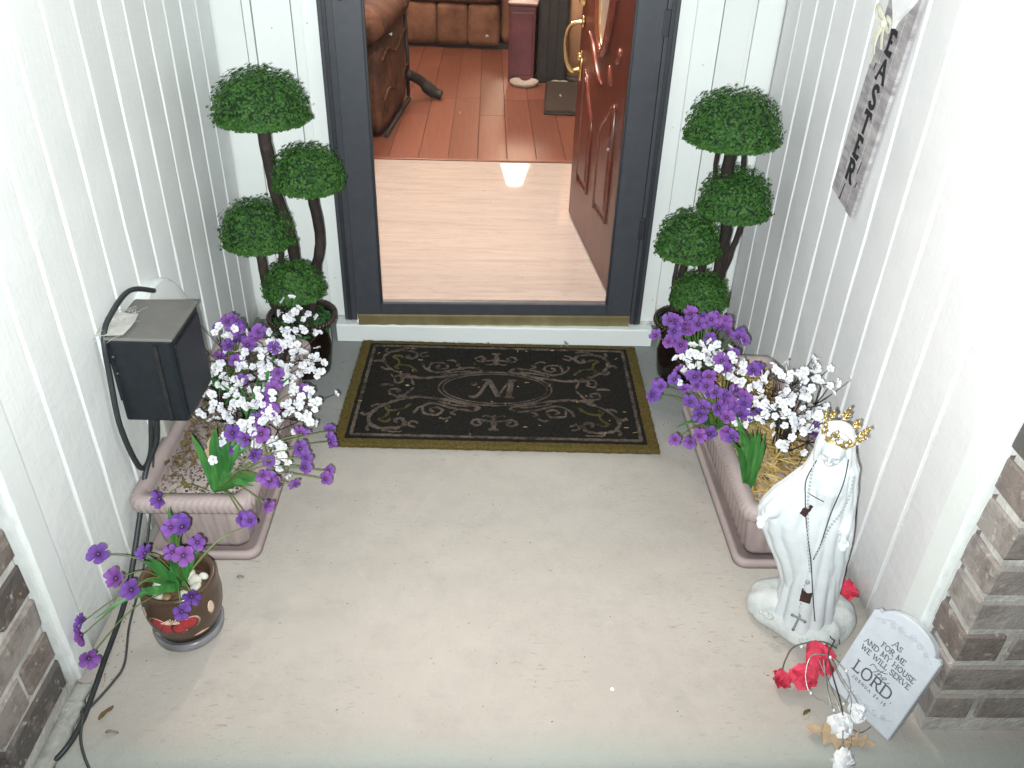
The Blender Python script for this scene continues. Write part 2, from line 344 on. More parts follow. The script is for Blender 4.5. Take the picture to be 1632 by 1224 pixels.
def link(name, me, parent=None, loc=None, rot=None, kind=None, label=None, cat=None, group=None, X=None):
    o = bpy.data.objects.new(name, me); COL.objects.link(o)
    if parent: o.parent = parent
    if loc is not None: o.location = loc
    if rot is not None: o.rotation_euler = rot
    if X is not None: o.matrix_local = X
    return tag(o, label, cat, group, kind)
def tag(o, label=None, cat=None, group=None, kind=None):
    if label: o['label'] = label
    if cat: o['category'] = cat
    if group: o['group'] = group
    if kind: o['kind'] = kind
    return o
def thing(name, label, cat, loc=(0, 0, 0), rotz=0., group=None):
    o = bpy.data.objects.new(name, None); COL.objects.link(o); o.empty_display_size = .05
    o.location = loc; o.rotation_euler = (0, 0, rotz); return tag(o, label, cat, group)
def bez(pts, n=12):
    """Catmull-Rom through points"""
    P = [Vector(p) for p in pts]
    if len(P) < 3: return [P[0].lerp(P[-1], i/n) for i in range(n+1)]
    out = []
    for i in range(len(P)-1):
        a, b, c, d = P[max(i-1, 0)], P[i], P[i+1], P[min(i+2, len(P)-1)]
        for k in range(n):
            u = k/n; out.append(.5*((2*b)+(c-a)*u+(2*a-5*b+4*c-d)*u*u+(3*b-a-3*c+d)*u**3))
    out.append(P[-1]); return out
def subsurf(o, lv=1):
    m = o.modifiers.new('sub', 'SUBSURF'); m.levels = lv; m.render_levels = lv
def rnd(a): return random.uniform(-a, a)
def rvec(a): return Vector((rnd(a), rnd(a), rnd(a)))

# ------------------------------------------------------------------ the setting
XL, XR, YB = -.785, .84, 2.54
def slab():
    mb = MB(); nx, xs = 60, (-1.6, 1.7)
    prof = [(2.56, 0.0)]+[(.91+.02*i, 0.0) for i in range(8, -1, -1)]+[(.905-.04*sin(a*PI/2/6), -.04+.04*cos(a*PI/2/6)) for a in range(1, 7)]+[(.865, -.17)]
    rings = []
    for i in range(nx+1):
        x = xs[0]+(xs[1]-xs[0])*i/nx
        j = .006*noise.noise((x*5, 0, 1))+.003*noise.noise((x*21, 0, 3))
        rings.append([(x, y+(j if y < 1.0 else 0), z-(abs(j)*.5 if y < .92 else 0)) for y, z in prof])
    mb.loft(rings, False, False)
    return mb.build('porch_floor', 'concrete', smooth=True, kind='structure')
slab()
MB().box((-30, -40, -.30), (30, .863, -.16)).build('ground', 'ground', kind='structure')
MB().box((-1.6, .93, 2.50), (1.7, 2.62, 2.56)).build('porch_ceiling', 'trim_paint', kind='structure')

def board_mesh(wd, h, th, mat, seed):
    """upright board: face towards +x, width along y, from z 0 up, slightly chamfered edges"""
    c = .0016; rs = random.Random(seed)
    sec = [(-.002, 0), (th-c, 0), (th, c), (th, wd-c), (th-c, wd), (-.002, wd)]
    rings = []
    n = 26
    for i in range(n+1):
        z = h*i/n; k = [rs.uniform(-.0006, .0006) for _ in range(6)]
        rings.append([(x+(k[j] if j in (2, 3) else 0), y+(k[j] if j in (1, 2, 3, 4) else 0), z) for j, (x, y) in enumerate(sec)])
    return MB().loft(rings).mesh('board', mat)
def side_wall(side):
    nm = 'left' if side < 0 else 'right'
    x = XL if side < 0 else XR
    lab = ('white grooved wood siding wall behind the black electrical box' if side < 0 else 'white grooved wood siding wall with the hanging wooden sign')
    t = thing('siding_wall', lab, 'wall', (x, 1.04, 0))
    mat = 'siding_paint' if side < 0 else 'siding_paint_right'
    s = 1 if side < 0 else -1
    # backing plywood: the groove floor
    MB().box((min(0, -s*.10)-s*.009, 0.006, .012), (max(0, -s*.10)-s*.009, 1.58, 2.5)).build('backing', mat, t)
    pitch, gap = .1185, .0095
    ms = [board_mesh(pitch-gap, 2.47, .009, mat, 5+i) for i in range(4)]
    y = .078 if side < 0 else .070
    k = 0
    while y < YB-1.04-.01:
        wd = min(pitch-gap, YB-1.04-y)
        b = link('board', ms[k % 4], t, loc=(-s*.009, y, .018+.004*((k*7) % 3)))
        b.scale = (s, wd/(pitch-gap), 1); y += pitch; k += 1
    # corner board with chipped paint along its outer edge
    mb = MB(); n = 110; rings = []
    for i in range(n+1):
        z = .03+2.44*i/n
        e = .0035*noise.noise((z*14, 3.1*side, 0))+.003*noise.noise((z*52, 1.7*side, 5))
        e2 = .003*noise.noise((z*33, 9*side, 2))
        rings.append([(0, 0+e, z), (s*.010, .001+e, z), (s*.0135, .006+e2, z), (s*.0135, .064, z), (s*.010, .067, z), (0, .067, z)])
    mb.loft(rings).build('corner_board', 'trim_paint', t)
    # narrow outer bead of the corner, half peeled
    mb = MB(); rings = []
    for i in range(n+1):
        z = .03+2.44*i/n; e = .004*noise.noise((z*23, 6*side, 7))
        rings.append([(-s*.004, -.010+e, z), (s*.005, -.010+e, z), (s*.006, -.001, z), (-s*.004, -.001, z)])
    mb.loft(rings).build('edge_bead', 'trim_paint', t)
    return t
side_wall(-1); side_wall(1)

def back_wall():
    t = thing('entry_wall', 'white painted board wall around the front door', 'wall', (0, YB, 0))
    def B(name, x0, x1, z0, z1, th, mat='trim_paint', ch=.002):
        return MB().box((x0, -th, z0), (x1, .02, z1), ch).build(name, mat, t)
    MB().box((XL-.1, .022, 0), (-.50, .10, 2.5)).build('backing', 'siding_paint', t)
    MB().box((.55, .022, 0), (XR+.1, .10, 2.5)).build('backing', 'siding_paint', t)
    MB().box((-.50, .0, 2.14), (.55, .10, 2.5)).build('header', 'trim_paint', t)
    B('board', XL+.001, -.699, .004, 2.5, .0, 'trim_paint'); B('batten', -.696, -.673, .004, 2.5, .004)
    B('board', -.670, -.562, .004, 2.5, .001); B('board', -.559, -.516, .004, 2.5, .003)
    B('casing', -.515, -.468, .072, 2.2, .088, ch=.004)
    B('casing', .521, .571, .066, 2.2, .088, ch=.004)
    B('board', .573, .666, .004, 2.5, .002); B('board', .669, .752, .004, 2.5, .001)
    B('board', .764, XR-.001, .004, 2.5, .004)
    MB().box((.753, .006, .004), (.763, .02, 2.5)).build('groove', 'siding_paint', t)
    for x, z, y in ((-.495, .62, -.0885), (-.492, .21, -.0885), (-.50, .98, -.0885), (.545, .31, -.0885), (.548, .72, -.0885), (.556, .15, -.0885), (.62, .34, -.0025), (.63, .88, -.0025), (-.62, .95, -.0015)):
        MB().lathe([(.0022, 0), (.0026, .0006), (.0014, .001)], 8, X=Matrix.Translation((x, y, z)) @ Matrix.Rotation(PI/2, 4, 'X')).build('nail_head', 'mortar', t)
    # threshold board
    th = thing('door_threshold', 'white painted wooden threshold board under the storm door', 'threshold', (0, YB, 0))
    mb = MB(); rings = []
    for i in range(41):
        x = -.492+1.05*i/40; j = .002*noise.noise((x*13, 2, 0)); k = .0028*noise.noise((x*31, 5, 0))
        rings.append([(x, -.141+j-.006*(x-.03), .002), (x, -.143+j-.006*(x-.03), .06+k), (x, -.138-.006*(x-.03), .064+k), (x, .03, .066), (x, .03, .002)])
    mb.loft(rings).build('sill_board', 'sill_paint', th)
    MB().box((-.45, .031, .03), (.52, .10, .066), .003).build('inner_sill', 'charcoal_dark', th)
    mb = MB()
    for i in range(26):      # crumbs of old caulk and peeled paint
        x = random.choice((rnd(.5)+.03, -.47+rnd(.03), .54+rnd(.02))); mb.sphere((x, -.06-random.random()*.06, .067), (.004+random.random()*.006, .004, .003), 5, 4)
    mb.build('caulk_crumbs', 'mortar', th, kind='stuff')
back_wall()

# brick corners
def brick_mesh(l, d, h, seed):
    bm = bmesh.new(); bmesh.ops.create_cube(bm, size=1)
    for v in bm.verts: v.co = Vector((v.co.x*l, v.co.y*d, v.co.z*h))
    bmesh.ops.bevel(bm, geom=list(bm.edges), offset=.0045, segments=1, affect='EDGES')
    rs = random.Random(seed)
    for v in bm.verts: v.co += Vector((rs.uniform(-.0022, .0022), rs.uniform(-.0012, .0012), rs.uniform(-.0022, .0022)))
    me = bpy.data.meshes.new('brick'); bm.to_mesh(me); bm.free(); me.materials.append(M['brick']); return me
def brick_corner(side):
    x0 = XL if side < 0 else XR; yc = .83 if side < 0 else .945; s = -1 if side < 0 else 1
    lab = 'mottled brown brick wall beside the cable on the porch edge' if side < 0 else 'mottled brown brick wall corner behind the tombstone shaped plaque'
    t = thing('brick_wall', lab, 'brick wall', (x0, yc, 0))
    ret = 1.026-yc
    a, b = (.007, .60); 
    MB().box((min(s*a, s*b), .007, .001), (max(s*a, s*b), ret-.004 if True else 0, 1.62)).build('mortar', 'mortar', t)
    H, C = .066, .0825
    full = [brick_mesh(.196, .095, H, i) for i in range(3)]
    L1 = [brick_mesh(.078, .095, H, 10+i) for i in range(3)]
    rt = [brick_mesh(ret-.002, .095, H, 20+i) for i in range(3)]
    hd = [brick_mesh(ret/2-.008, .095, H, 30+i) for i in range(3)]
    for k in range(19):
        z = .0755+C*k; i = k % 3
        if k % 2 == 0:
            if side > 0:
                link('brick', L1[i], t, loc=(s*.039, .048, z)); x = .078+.014
            else:
                link('brick', rt[i], t, loc=(s*.048, ret/2, z), rot=(0, 0, PI/2)); x = .10+.014
        else:
            if side > 0:
                link('brick', full[i], t, loc=(s*.098, .048, z)); x = .196+.014
            else:
                link('brick', hd[i], t, loc=(s*.048, ret*.25-.002, z), rot=(0, 0, PI/2)); link('brick', hd[(i+1) % 3], t, loc=(s*.048, ret*.75+.002, z), rot=(0, 0, PI/2)); x = .10+.014
        while x < .42:
            link('brick', full[(i+int(x*10)) % 3], t, loc=(s*(x+.098), .048, z)); x += .21
    # slumped mortar at the foot: an irregular fillet along the joint with the slab
    mb = MB(); rg = []
    for i in range(61):
        u = i/60; w1 = .016+.008*noise.noise((u*5, side, 0))+.002*noise.noise((u*25, side, 1)); h1 = .013+.003*noise.noise((u*5, side, 4)); w2 = w1*.45; h2 = h1*.42+.0012*noise.noise((u*30, side, 7))
        if side < 0:
            y = -.02+(ret+.045)*u; rg.append([(-.004, y, h1), (w2, y, h2), (w1+.004, y, .008), (w1+.014, y, .0008), (-.004, y, .0006)])
        else:
            x = -.02+.50*u; rg.append([(x, .008, h1), (x, -w2, h2*.8), (x, -w1-.004, .006), (x, -w1-.016, .0008), (x, .008, .0006)])
    if side < 0: mb.loft(rg).build('mortar_foot', 'mortar_smear', t, True)
brick_corner(-1); brick_corner(1)

# ------------------------------------------------------------------ doors
def door_frame():
    t = thing('door_frame', 'charcoal metal frame of the storm door', 'door frame', (0, 2.44, 0))
    for x0, x1, z0 in ((-.4665, -.425, .068), (.484, .5195, .03+.036)):
        j = MB().box((x0, -.012, z0), (x1, .10, 2.13), .003).build('jamb', 'charcoal', t)
        xm = x0+.012 if x0 < 0 else x1-.024
        MB().box((xm, -.017, z0+.002), (xm+.012, -.010, 2.13), .002).build('rib', 'charcoal_dark', j)
    MB().box((-.425, -.012, 2.10), (.484, .10, 2.13), .003).build('head', 'charcoal', t)
door_frame()
def storm_door():
    t = thing('storm_door', 'charcoal full glass storm door with brass kick plate', 'storm door', (.482, 2.436, .024), R(1.0))
    W = .905
    def B(n, x0, x1, z0, z1, y0=-.012, y1=.018, m='charcoal', ch=.003, p=t): return MB().box((x0, y0, z0), (x1, y1, z1), ch).build(n, m, p)
    B('stile', -W, -W+.080, .078, 2.09); B('stile', -.080, 0, .078, 2.09)
    B('rail', -W+.080, -.080, .078, .118); B('rail', -W+.080, -.080, 2.0, 2.09)
    gx0, gx1 = -W+.080, -.080
    g = MB().box((gx0, .001, .118), (gx1, .004, 2.0)).build('glass_pane', 'glass', t)
    B('glazing_bead', gx0, gx0+.007, .118, 2.0, -.016, .0, 'charcoal_dark', .002); B('glazing_bead', gx1-.007, gx1, .118, 2.0, -.016, .0, 'charcoal_dark', .002)
    MB().box((gx0+.007, -.016, .118), (gx1-.007, .0, .126), .002).build('glazing_bead', simple('bead_grey', (.16, .145, .145), .4), t)
    B('kick_plate', -W+.004, -.002, .020, .078, -.0165, .012, 'brass_plate', .0015)
    B('sweep', -W+.004, -.002, .066, .0765, -.019, -.017, 'brass_plate', .001)
    # oval brass lock plate
    mb = MB(); n = 28; pr = [(cos(2*PI*i/n)*.017, 1.037+.035*(1 if sin(2*PI*i/n) > 0 else -1)*abs(sin(2*PI*i/n))**.8+0.) for i in range(n)]
    mb.loft([[(-W+.024+x, -.012, z+.02) for x, z in pr], [(-W+.024+x, -.017, z+.02) for x, z in pr], [(-W+.024+x*.8, -.0185, 1.057+(z-1.037)*.9) for x, z in pr]])
    lp = mb.build('lock_plate', 'brass', t, True)
    MB().box((-W+.021, -.024, 1.035), (-W+.027, -.018, 1.09), .002).build('key_tab', 'charcoal_dark', lp)
    for z in (.35, .95, 1.6): B('hinge', -.006, .012, z, z+.07, -.016, -.006, 'charcoal_dark', .002)
storm_door()
def front_door():
    d = Vector((.353-.435, 3.40-2.58)); ang = math.atan2(d.y, d.x)
    t = thing('front_door', 'open mahogany front door with oval glass and brass handle', 'door', (.435, 2.58, .085), ang)
    # local x along the door from the hinge, outside face towards local +y, z up from the bottom edge
    W, H = .825, 2.0; z0 = -.085
    MB().box((0, -.042, 0), (W, 0, H), .003).build('slab', 'mahogany', t)
    def panel(poly, name='raised_panel'):
        c = Vector((sum(p[0] for p in poly)/len(poly), sum(p[1] for p in poly)/len(poly)))
        ins = lambda k: [(c.x+(x-c.x)*(1-k/.09), c.y+(z-c.y)*(1-k/.19)) for x, z in poly]
        mb = MB(); mb.loft([[(x, .0005, z+z0) for x, z in ins(.014)], [(x, .009, z+z0) for x, z in ins(.026)], [(x, .0095, z+z0) for x, z in ins(.03)]])
        p = mb.build(name, 'mahogany', t)
        pl = bez([Vector((x, .004, z+z0)) for x, z in poly]+[Vector((poly[0][0], .004, poly[0][1]+z0))], 3) if False else [Vector((x, .003, z+z0)) for x, z in poly+[poly[0]]]
        MB().tube(pl, .0065, 6).build('moulding', 'mahogany_bead', p, True)
    panel([(.682, .275), (.682, .68), (.665, .705), (.635, .69), (.60, .65), (.56, .615), (.52, .58), (.50, .55), (.50, .285)])
    panel([(.354, .283), (.354, .565), (.325, .60), (.28, .63), (.235, .66), (.205, .69), (.185, .70), (.168, .68), (.166, .30)])
    # carved swags round the oval
    for pts in ([(.66, .845), (.60, .825), (.554, .797), (.50, .755), (.45, .73), (.393, .717)], [(.188, .875), (.17, .86), (.19, .835), (.22, .83)], [(.30, .80), (.27, .765), (.25, .745)]):
        n = 10; q = bez([Vector((x, .002, z+z0)) for x, z in pts], 6)
        MB().tube(q, [.004+.007*sin(PI*i/(len(q)-1)) for i in range(len(q))], 8).build('carving', 'mahogany_bead', t, True)
    cx, cz, rx, rz = .425, 1.33+z0, .155, .515
    el = lambda k, y: [(cx+(rx+k)*cos(2*PI*i/40), y, cz+(rz+k)*sin(2*PI*i/40)) for i in range(41)]
    ow = MB().tube(el(.0, .004), .016, 8).build('oval_frame', 'mahogany_bead', t, True)
    MB().tube(el(-.022, .004), .006, 6).build('inner_bead', 'brass', ow, True)
    MB().loft([el(-.026, -.001)[:40], el(-.026, .004)[:40]]).build('oval_glass', 'oval_glass', ow)
    # handle set
    h = MB(); h.sphere((.765, .004, .70+z0), (.022, .008, .058), 12, 8); h.sphere((.765, .010, .735+z0), (.012, .012, .016), 10, 6)
    hs = h.build('handle_plate', 'brass', t, True)
    MB().tube(bez([(.765, .008, .69+z0), (.768, .04, .685+z0), (.775, .062, .73+z0), (.78, .066, .79+z0), (.775, .05, .845+z0), (.765, .008, .86+z0)], 6), .0085, 8).build('grip', 'brass', hs, True)
    MB().sphere((.765, .006, .86+z0), (.018, .008, .022), 10, 6).build('upper_mount', 'brass', hs, True)
    MB().lathe([(.028, 0), (.028, .008), (.022, .014), (.018, .022), (.010, .024)], 20, X=Matrix.Translation((.775, 0, .94+z0)) @ Matrix.Rotation(-PI/2, 4, 'X')).build('deadbolt', 'brass', t, True)
    MB().box((W-.0005, -.032, .58), (W+.0015, -.010, .74)).build('latch_plate', 'brass', t)
front_door()

# ------------------------------------------------------------------ living room
FZ = .07
def room():
    MB().box((-.56, 2.535, FZ-.05), (.60, 2.705, FZ)).build('tile_apron', 'tile', kind='structure')
    MB().box((-1.9, 2.705, FZ-.05), (1.9, 4.116, FZ)).build('tile_floor', 'tile', kind='structure')
    MB().box((-3.2, 4.118, FZ-.05), (3.0, 10.5, FZ-.004)).build('wood_floor', 'wood_gap', kind='structure')
    wf = bpy.data.objects['wood_floor']
    for i in range(26):
        x = -2.0+i*.150; y = 4.120; k = 0
        wd = .147
        while y < 8.8:
            l = (1.22 if (k or i % 3 == 0) else (.45+.37*(i % 3)))
            mb = MB().box((0, 0, 0), (wd, l-.003, .008), .0016)
            mb.build('plank', 'wood_plank', wf, loc=(x, y, FZ-.0035)); y += l; k += 1
    MB().box((-1.9, 4.098, FZ+.0005), (1.9, 4.134, FZ+.008), .003).build('transition_strip', 'wood_plank', wf)
    w_ = thing('interior_wall', 'cream plaster wall inside the living room', 'wall', (0, 2.64, 0))
    def B(n, a, b): MB().box(a, b).build(n, 'plaster', w_)
    B('wall_panel', (-3.2, .03, .0), (-.56, .06, 2.5)); B('wall_panel', (.60, .03, .0), (3.0, .06, 2.5)); B('wall_panel', (-.56, .03, 2.1), (.60, .06, 2.5))
    B('wall_panel', (-3.26, .03, 0), (-3.2, 7.9, 2.5)); B('wall_panel', (3.0, .03, 0), (3.06, 7.9, 2.5)); B('wall_panel', (-3.2, 7.86, 0), (3.0, 7.9, 2.5))
    B('reveal', (-.56, -.08, .05), (-.50, .06, 2.1)); B('reveal', (.545, -.08, .05), (.60, .06, 2.1)); B('reveal', (-.56, -.08, 2.09), (.60, .06, 2.14))
    MB().box((-3.26, 2.64, 2.5), (3.06, 10.56, 2.56)).build('interior_ceiling', 'plaster', kind='structure')
room()
def cushion(mb, a, b, r=.05, puff=.02, seg=6):
    """rounded, slightly swollen upholstered block"""
    (x0, y0, z0), (x1, y1, z1) = a, b
    bm = bmesh.new(); bmesh.ops.create_cube(bm, size=1); bmesh.ops.subdivide_edges(bm, edges=list(bm.edges), cuts=seg, use_grid_fill=True)
    sx, sy, sz = x1-x0, y1-y0, z1-z0; r = min(r, sx/2, sy/2, sz/2)
    for v in bm.verts:
        p = Vector((v.co.x*sx, v.co.y*sy, v.co.z*sz)); h = Vector((sx/2-r, sy/2-r, sz/2-r))
        q = Vector((max(-h.x, min(h.x, p.x)), max(-h.y, min(h.y, p.y)), max(-h.z, min(h.z, p.z))))
        e = p-q; p = q+(e.normalized()*r if e.length > 1e-6 else e)
        u = v.co*2; k = puff*(1-u.x**2*.9)*(1-u.y**2*.9)*(1-u.z**2*.9)*8
        p += Vector((u.x, u.y, u.z))*0+p.normalized()*puff*((1-abs(u.x)**3)*(1-abs(u.y)**3)+(1-abs(u.y)**3)*(1-abs(u.z)**3)+(1-abs(u.x)**3)*(1-abs(u.z)**3))/1.5
        p += Vector((1, 1, 1))*.006*noise.noise(p*7)
        v.co = p+Vector(((x0+x1)/2, (y0+y1)/2, (z0+z1)/2))
    bm.verts.index_update(); mb.add([v.co.copy() for v in bm.verts], [[v.index for v in f.verts] for f in bm.faces]); bm.free(); return mb
def recliner():
    t = thing('recliner', 'brown leather recliner standing sideways inside the doorway', 'armchair', (-.52, 4.85, FZ), R(-4))
    P = lambda n, a, b, r, pf, m='dark_leather': cushion(MB(), a, b, r, pf).build(n, m, t, True)
    P('side_panel', (-.16, -.42, .015), (.0, .42, .50), .05, .012)
    a = MB(); rg = []
    for i in range(11):
        y = -.46+.92*i/10; k = 1-.10*(abs(i-5)/5)**3
        rg.append([(-.085+.115*k*cos(2*PI*j/16), y, .565+.095*k*sin(2*PI*j/16)+.012*noise.noise((y*6, j*.5, 0))) for j in range(16)])
    a.loft(rg).build('armrest', 'dark_leather', t, True)
    P('seat', (-.72, -.40, .12), (-.16, .40, .46), .07, .02); P('backrest', (-.72, -.62, .15), (-.14, -.30, 1.05), .09, .03)
    P('side_panel', (-.88, -.42, .015), (-.72, .42, .50), .05, .012); P('armrest', (-.92, -.46, .46), (-.70, .46, .66), .09, .01)
    for zz in (.20, .40): MB().tube([(.004, -.40+.8*i/8, zz+.03*sin(i*1.1)) for i in range(9)], .006, 6).build('seam', 'dark_leather', t, True)
    MB().tube([(-.002, .40, .03), (-.002, .425, .25), (-.01, .42, .49)], .012, 6).build('piping', 'soft_black', t, True)
    MB().tube([(.0, -.40, .012), (.0, .41, .012)], .014, 6).build('base_rail', 'soft_black', t)
    MB().tube(bez([(.0, .36, .17), (.07, .42, .12), (.13, .44, .06), (.20, .44, .03)], 5), [.03]*8+[.038]*4+[.03]*4, 8).build('release_lever', 'soft_black', t, True)
recliner()
def sofa():
    t = thing('sofa', 'brown channel tufted sofa at the back of the living room', 'sofa', (-.25, 6.86, FZ), R(-6))
    for i in range(3): cushion(MB(), (-.40+.242*i, -.035, .03), (-.156+.242*i, .30, .325), .028, .012).build('front_panel', 'leather', t, True)
    cushion(MB(), (.325, .0, .03), (.56, .85, .56), .07, .01).build('armrest', 'leather', t, True)
    cushion(MB(), (-.40, -.05, .32), (.33, .60, .50), .07, .015).build('seat_cushion', 'leather', t, True)
    cushion(MB(), (-.40, .55, .30), (.33, .85, .95), .09, .02).build('backrest', 'leather', t, True)
    cushion(MB(), (-.62, -.02, .03), (-.39, .85, .58), .08, .01).build('armrest', 'leather', t, True)
    MB().box((-.58, .03, .0), (.54, .80, .05)).build('base', 'soft_black', t)
sofa()
def cabinet():
    t = thing('cabinet', 'burgundy lacquered side cabinet beside the black tower', 'cabinet', (.235, 5.98, FZ), R(-6))
    MB().box((-.088, -.20, .0), (.088, .20, .475), .008).build('body', 'burgundy', t)
    MB().box((-.072, -.206, .05), (.072, -.199, .44), .004).build('door_panel', 'burgundy', t)
    MB().box((-.10, -.215, .4765), (.10, .215, .495), .006).build('top', 'burgundy', t)
    t = thing('tower', 'tall matte black tower between the cabinet and tan tube', 'appliance', (.435, 5.97, FZ), R(-4))
    MB().box((-.10, -.20, 0), (.095, .2, 1.0), .012).build('body', 'soft_black', t)
    for i in range(3): MB().box((-.085+.058*i, -.207, .04), (-.035+.058*i, -.199, .94), .003).build('front_panel', 'soft_black', t)
    t = thing('dish', 'pale fluted dish on the floor before the cabinet', 'dish', (.235, 5.70, FZ))
    mb = MB(); n = 40
    mb.loft([[(r*(1+.02*(j % 2))*cos(2*PI*j/n), r*(1+.02*(j % 2))*sin(2*PI*j/n), z) for j in range(n)] for r, z in ((.078, .0035), (.092, .02), (.096, .034), (.088, .034), (.078, .016), (.01, .014))]).build('bowl', 'dish_white', t, True)
    t2 = thing('dish', 'small white dish tucked behind the dark floor pad', 'dish', (.475, 5.72, FZ))
    MB().lathe([(.04, .004), (.055, .02), (.058, .028), (.05, .028), (.035, .012)], 24).build('bowl', 'dish_white', t2, True)
    t = thing('tan_tube', 'tan cardboard tube standing on a dark foot', 'tube', (.595, 5.80, FZ))
    MB().lathe([(.075, .06), (.075, 1.0), (.070, 1.0), (.070, .97)], 32).build('tube_wall', 'tan_board', t, True)
    MB().lathe([(.07, .004), (.085, .006), (.085, .05), (.06, .062)], 24).build('foot', 'soft_black', t, True)
    t = thing('floor_pad', 'dark flat pad lying on the wood floor', 'pad', (.47, 5.36, FZ), R(-4))
    MB().box((-.105, -.38, .006), (.12, .34, .035), .006).build('pad', 'pad', t)
    MB().box((-.115, -.39, .005), (.13, .35, .018), .004).build('rim', 'soft_black', t)
cabinet()
def lamps():
    t = thing('floor_lamp', 'lit floor lamp with a tapered white shade in the living room', 'lamp', (.285, 8.45, FZ))
    MB().lathe([(.13, 0), (.13, .015), (.03, .03), (.012, .05), (.011, 1.40)], 20).build('stand', 'black_metal', t, True)
    MB().lathe([(.155, 1.40), (.085, 1.63), (.083, 1.63), (.153, 1.40)], 32, cap=False).build('lamp_shade', 'shade', t, True)
    l = bpy.data.lights.new('bulb', 'POINT'); l.energy = 30; l.color = (1, .82, .72); l.shadow_soft_size = .06
    o = bpy.data.objects.new('bulb', l); COL.objects.link(o); o.parent = t; o.location = (0, 0, 1.5)
    for y, e, x in ((3.45, 160, -.10), (5.7, 112, -.5)):
        t = thing('ceiling_light', 'round flush ceiling light ' + ('over the entry tiles' if y < 4 else 'over the wood floor'), 'lamp', (x, y, 2.5))
        MB().lathe([(.17, -.001), (.17, -.02), (.15, -.03)], 28).build('rim', 'brass', t, True)
        MB().lathe([(.15, -.031), (.14, -.06), (.10, -.085), (.03, -.095)], 28).build('diffuser', 'diffuser', t, True)
        l = bpy.data.lights.new('bulb', 'POINT'); l.energy = e; l.color = (1, .825, .74); l.shadow_soft_size = .12
        o = bpy.data.objects.new('bulb', l); COL.objects.link(o); o.parent = t; o.location = (0, 0, -.24)
lamps()

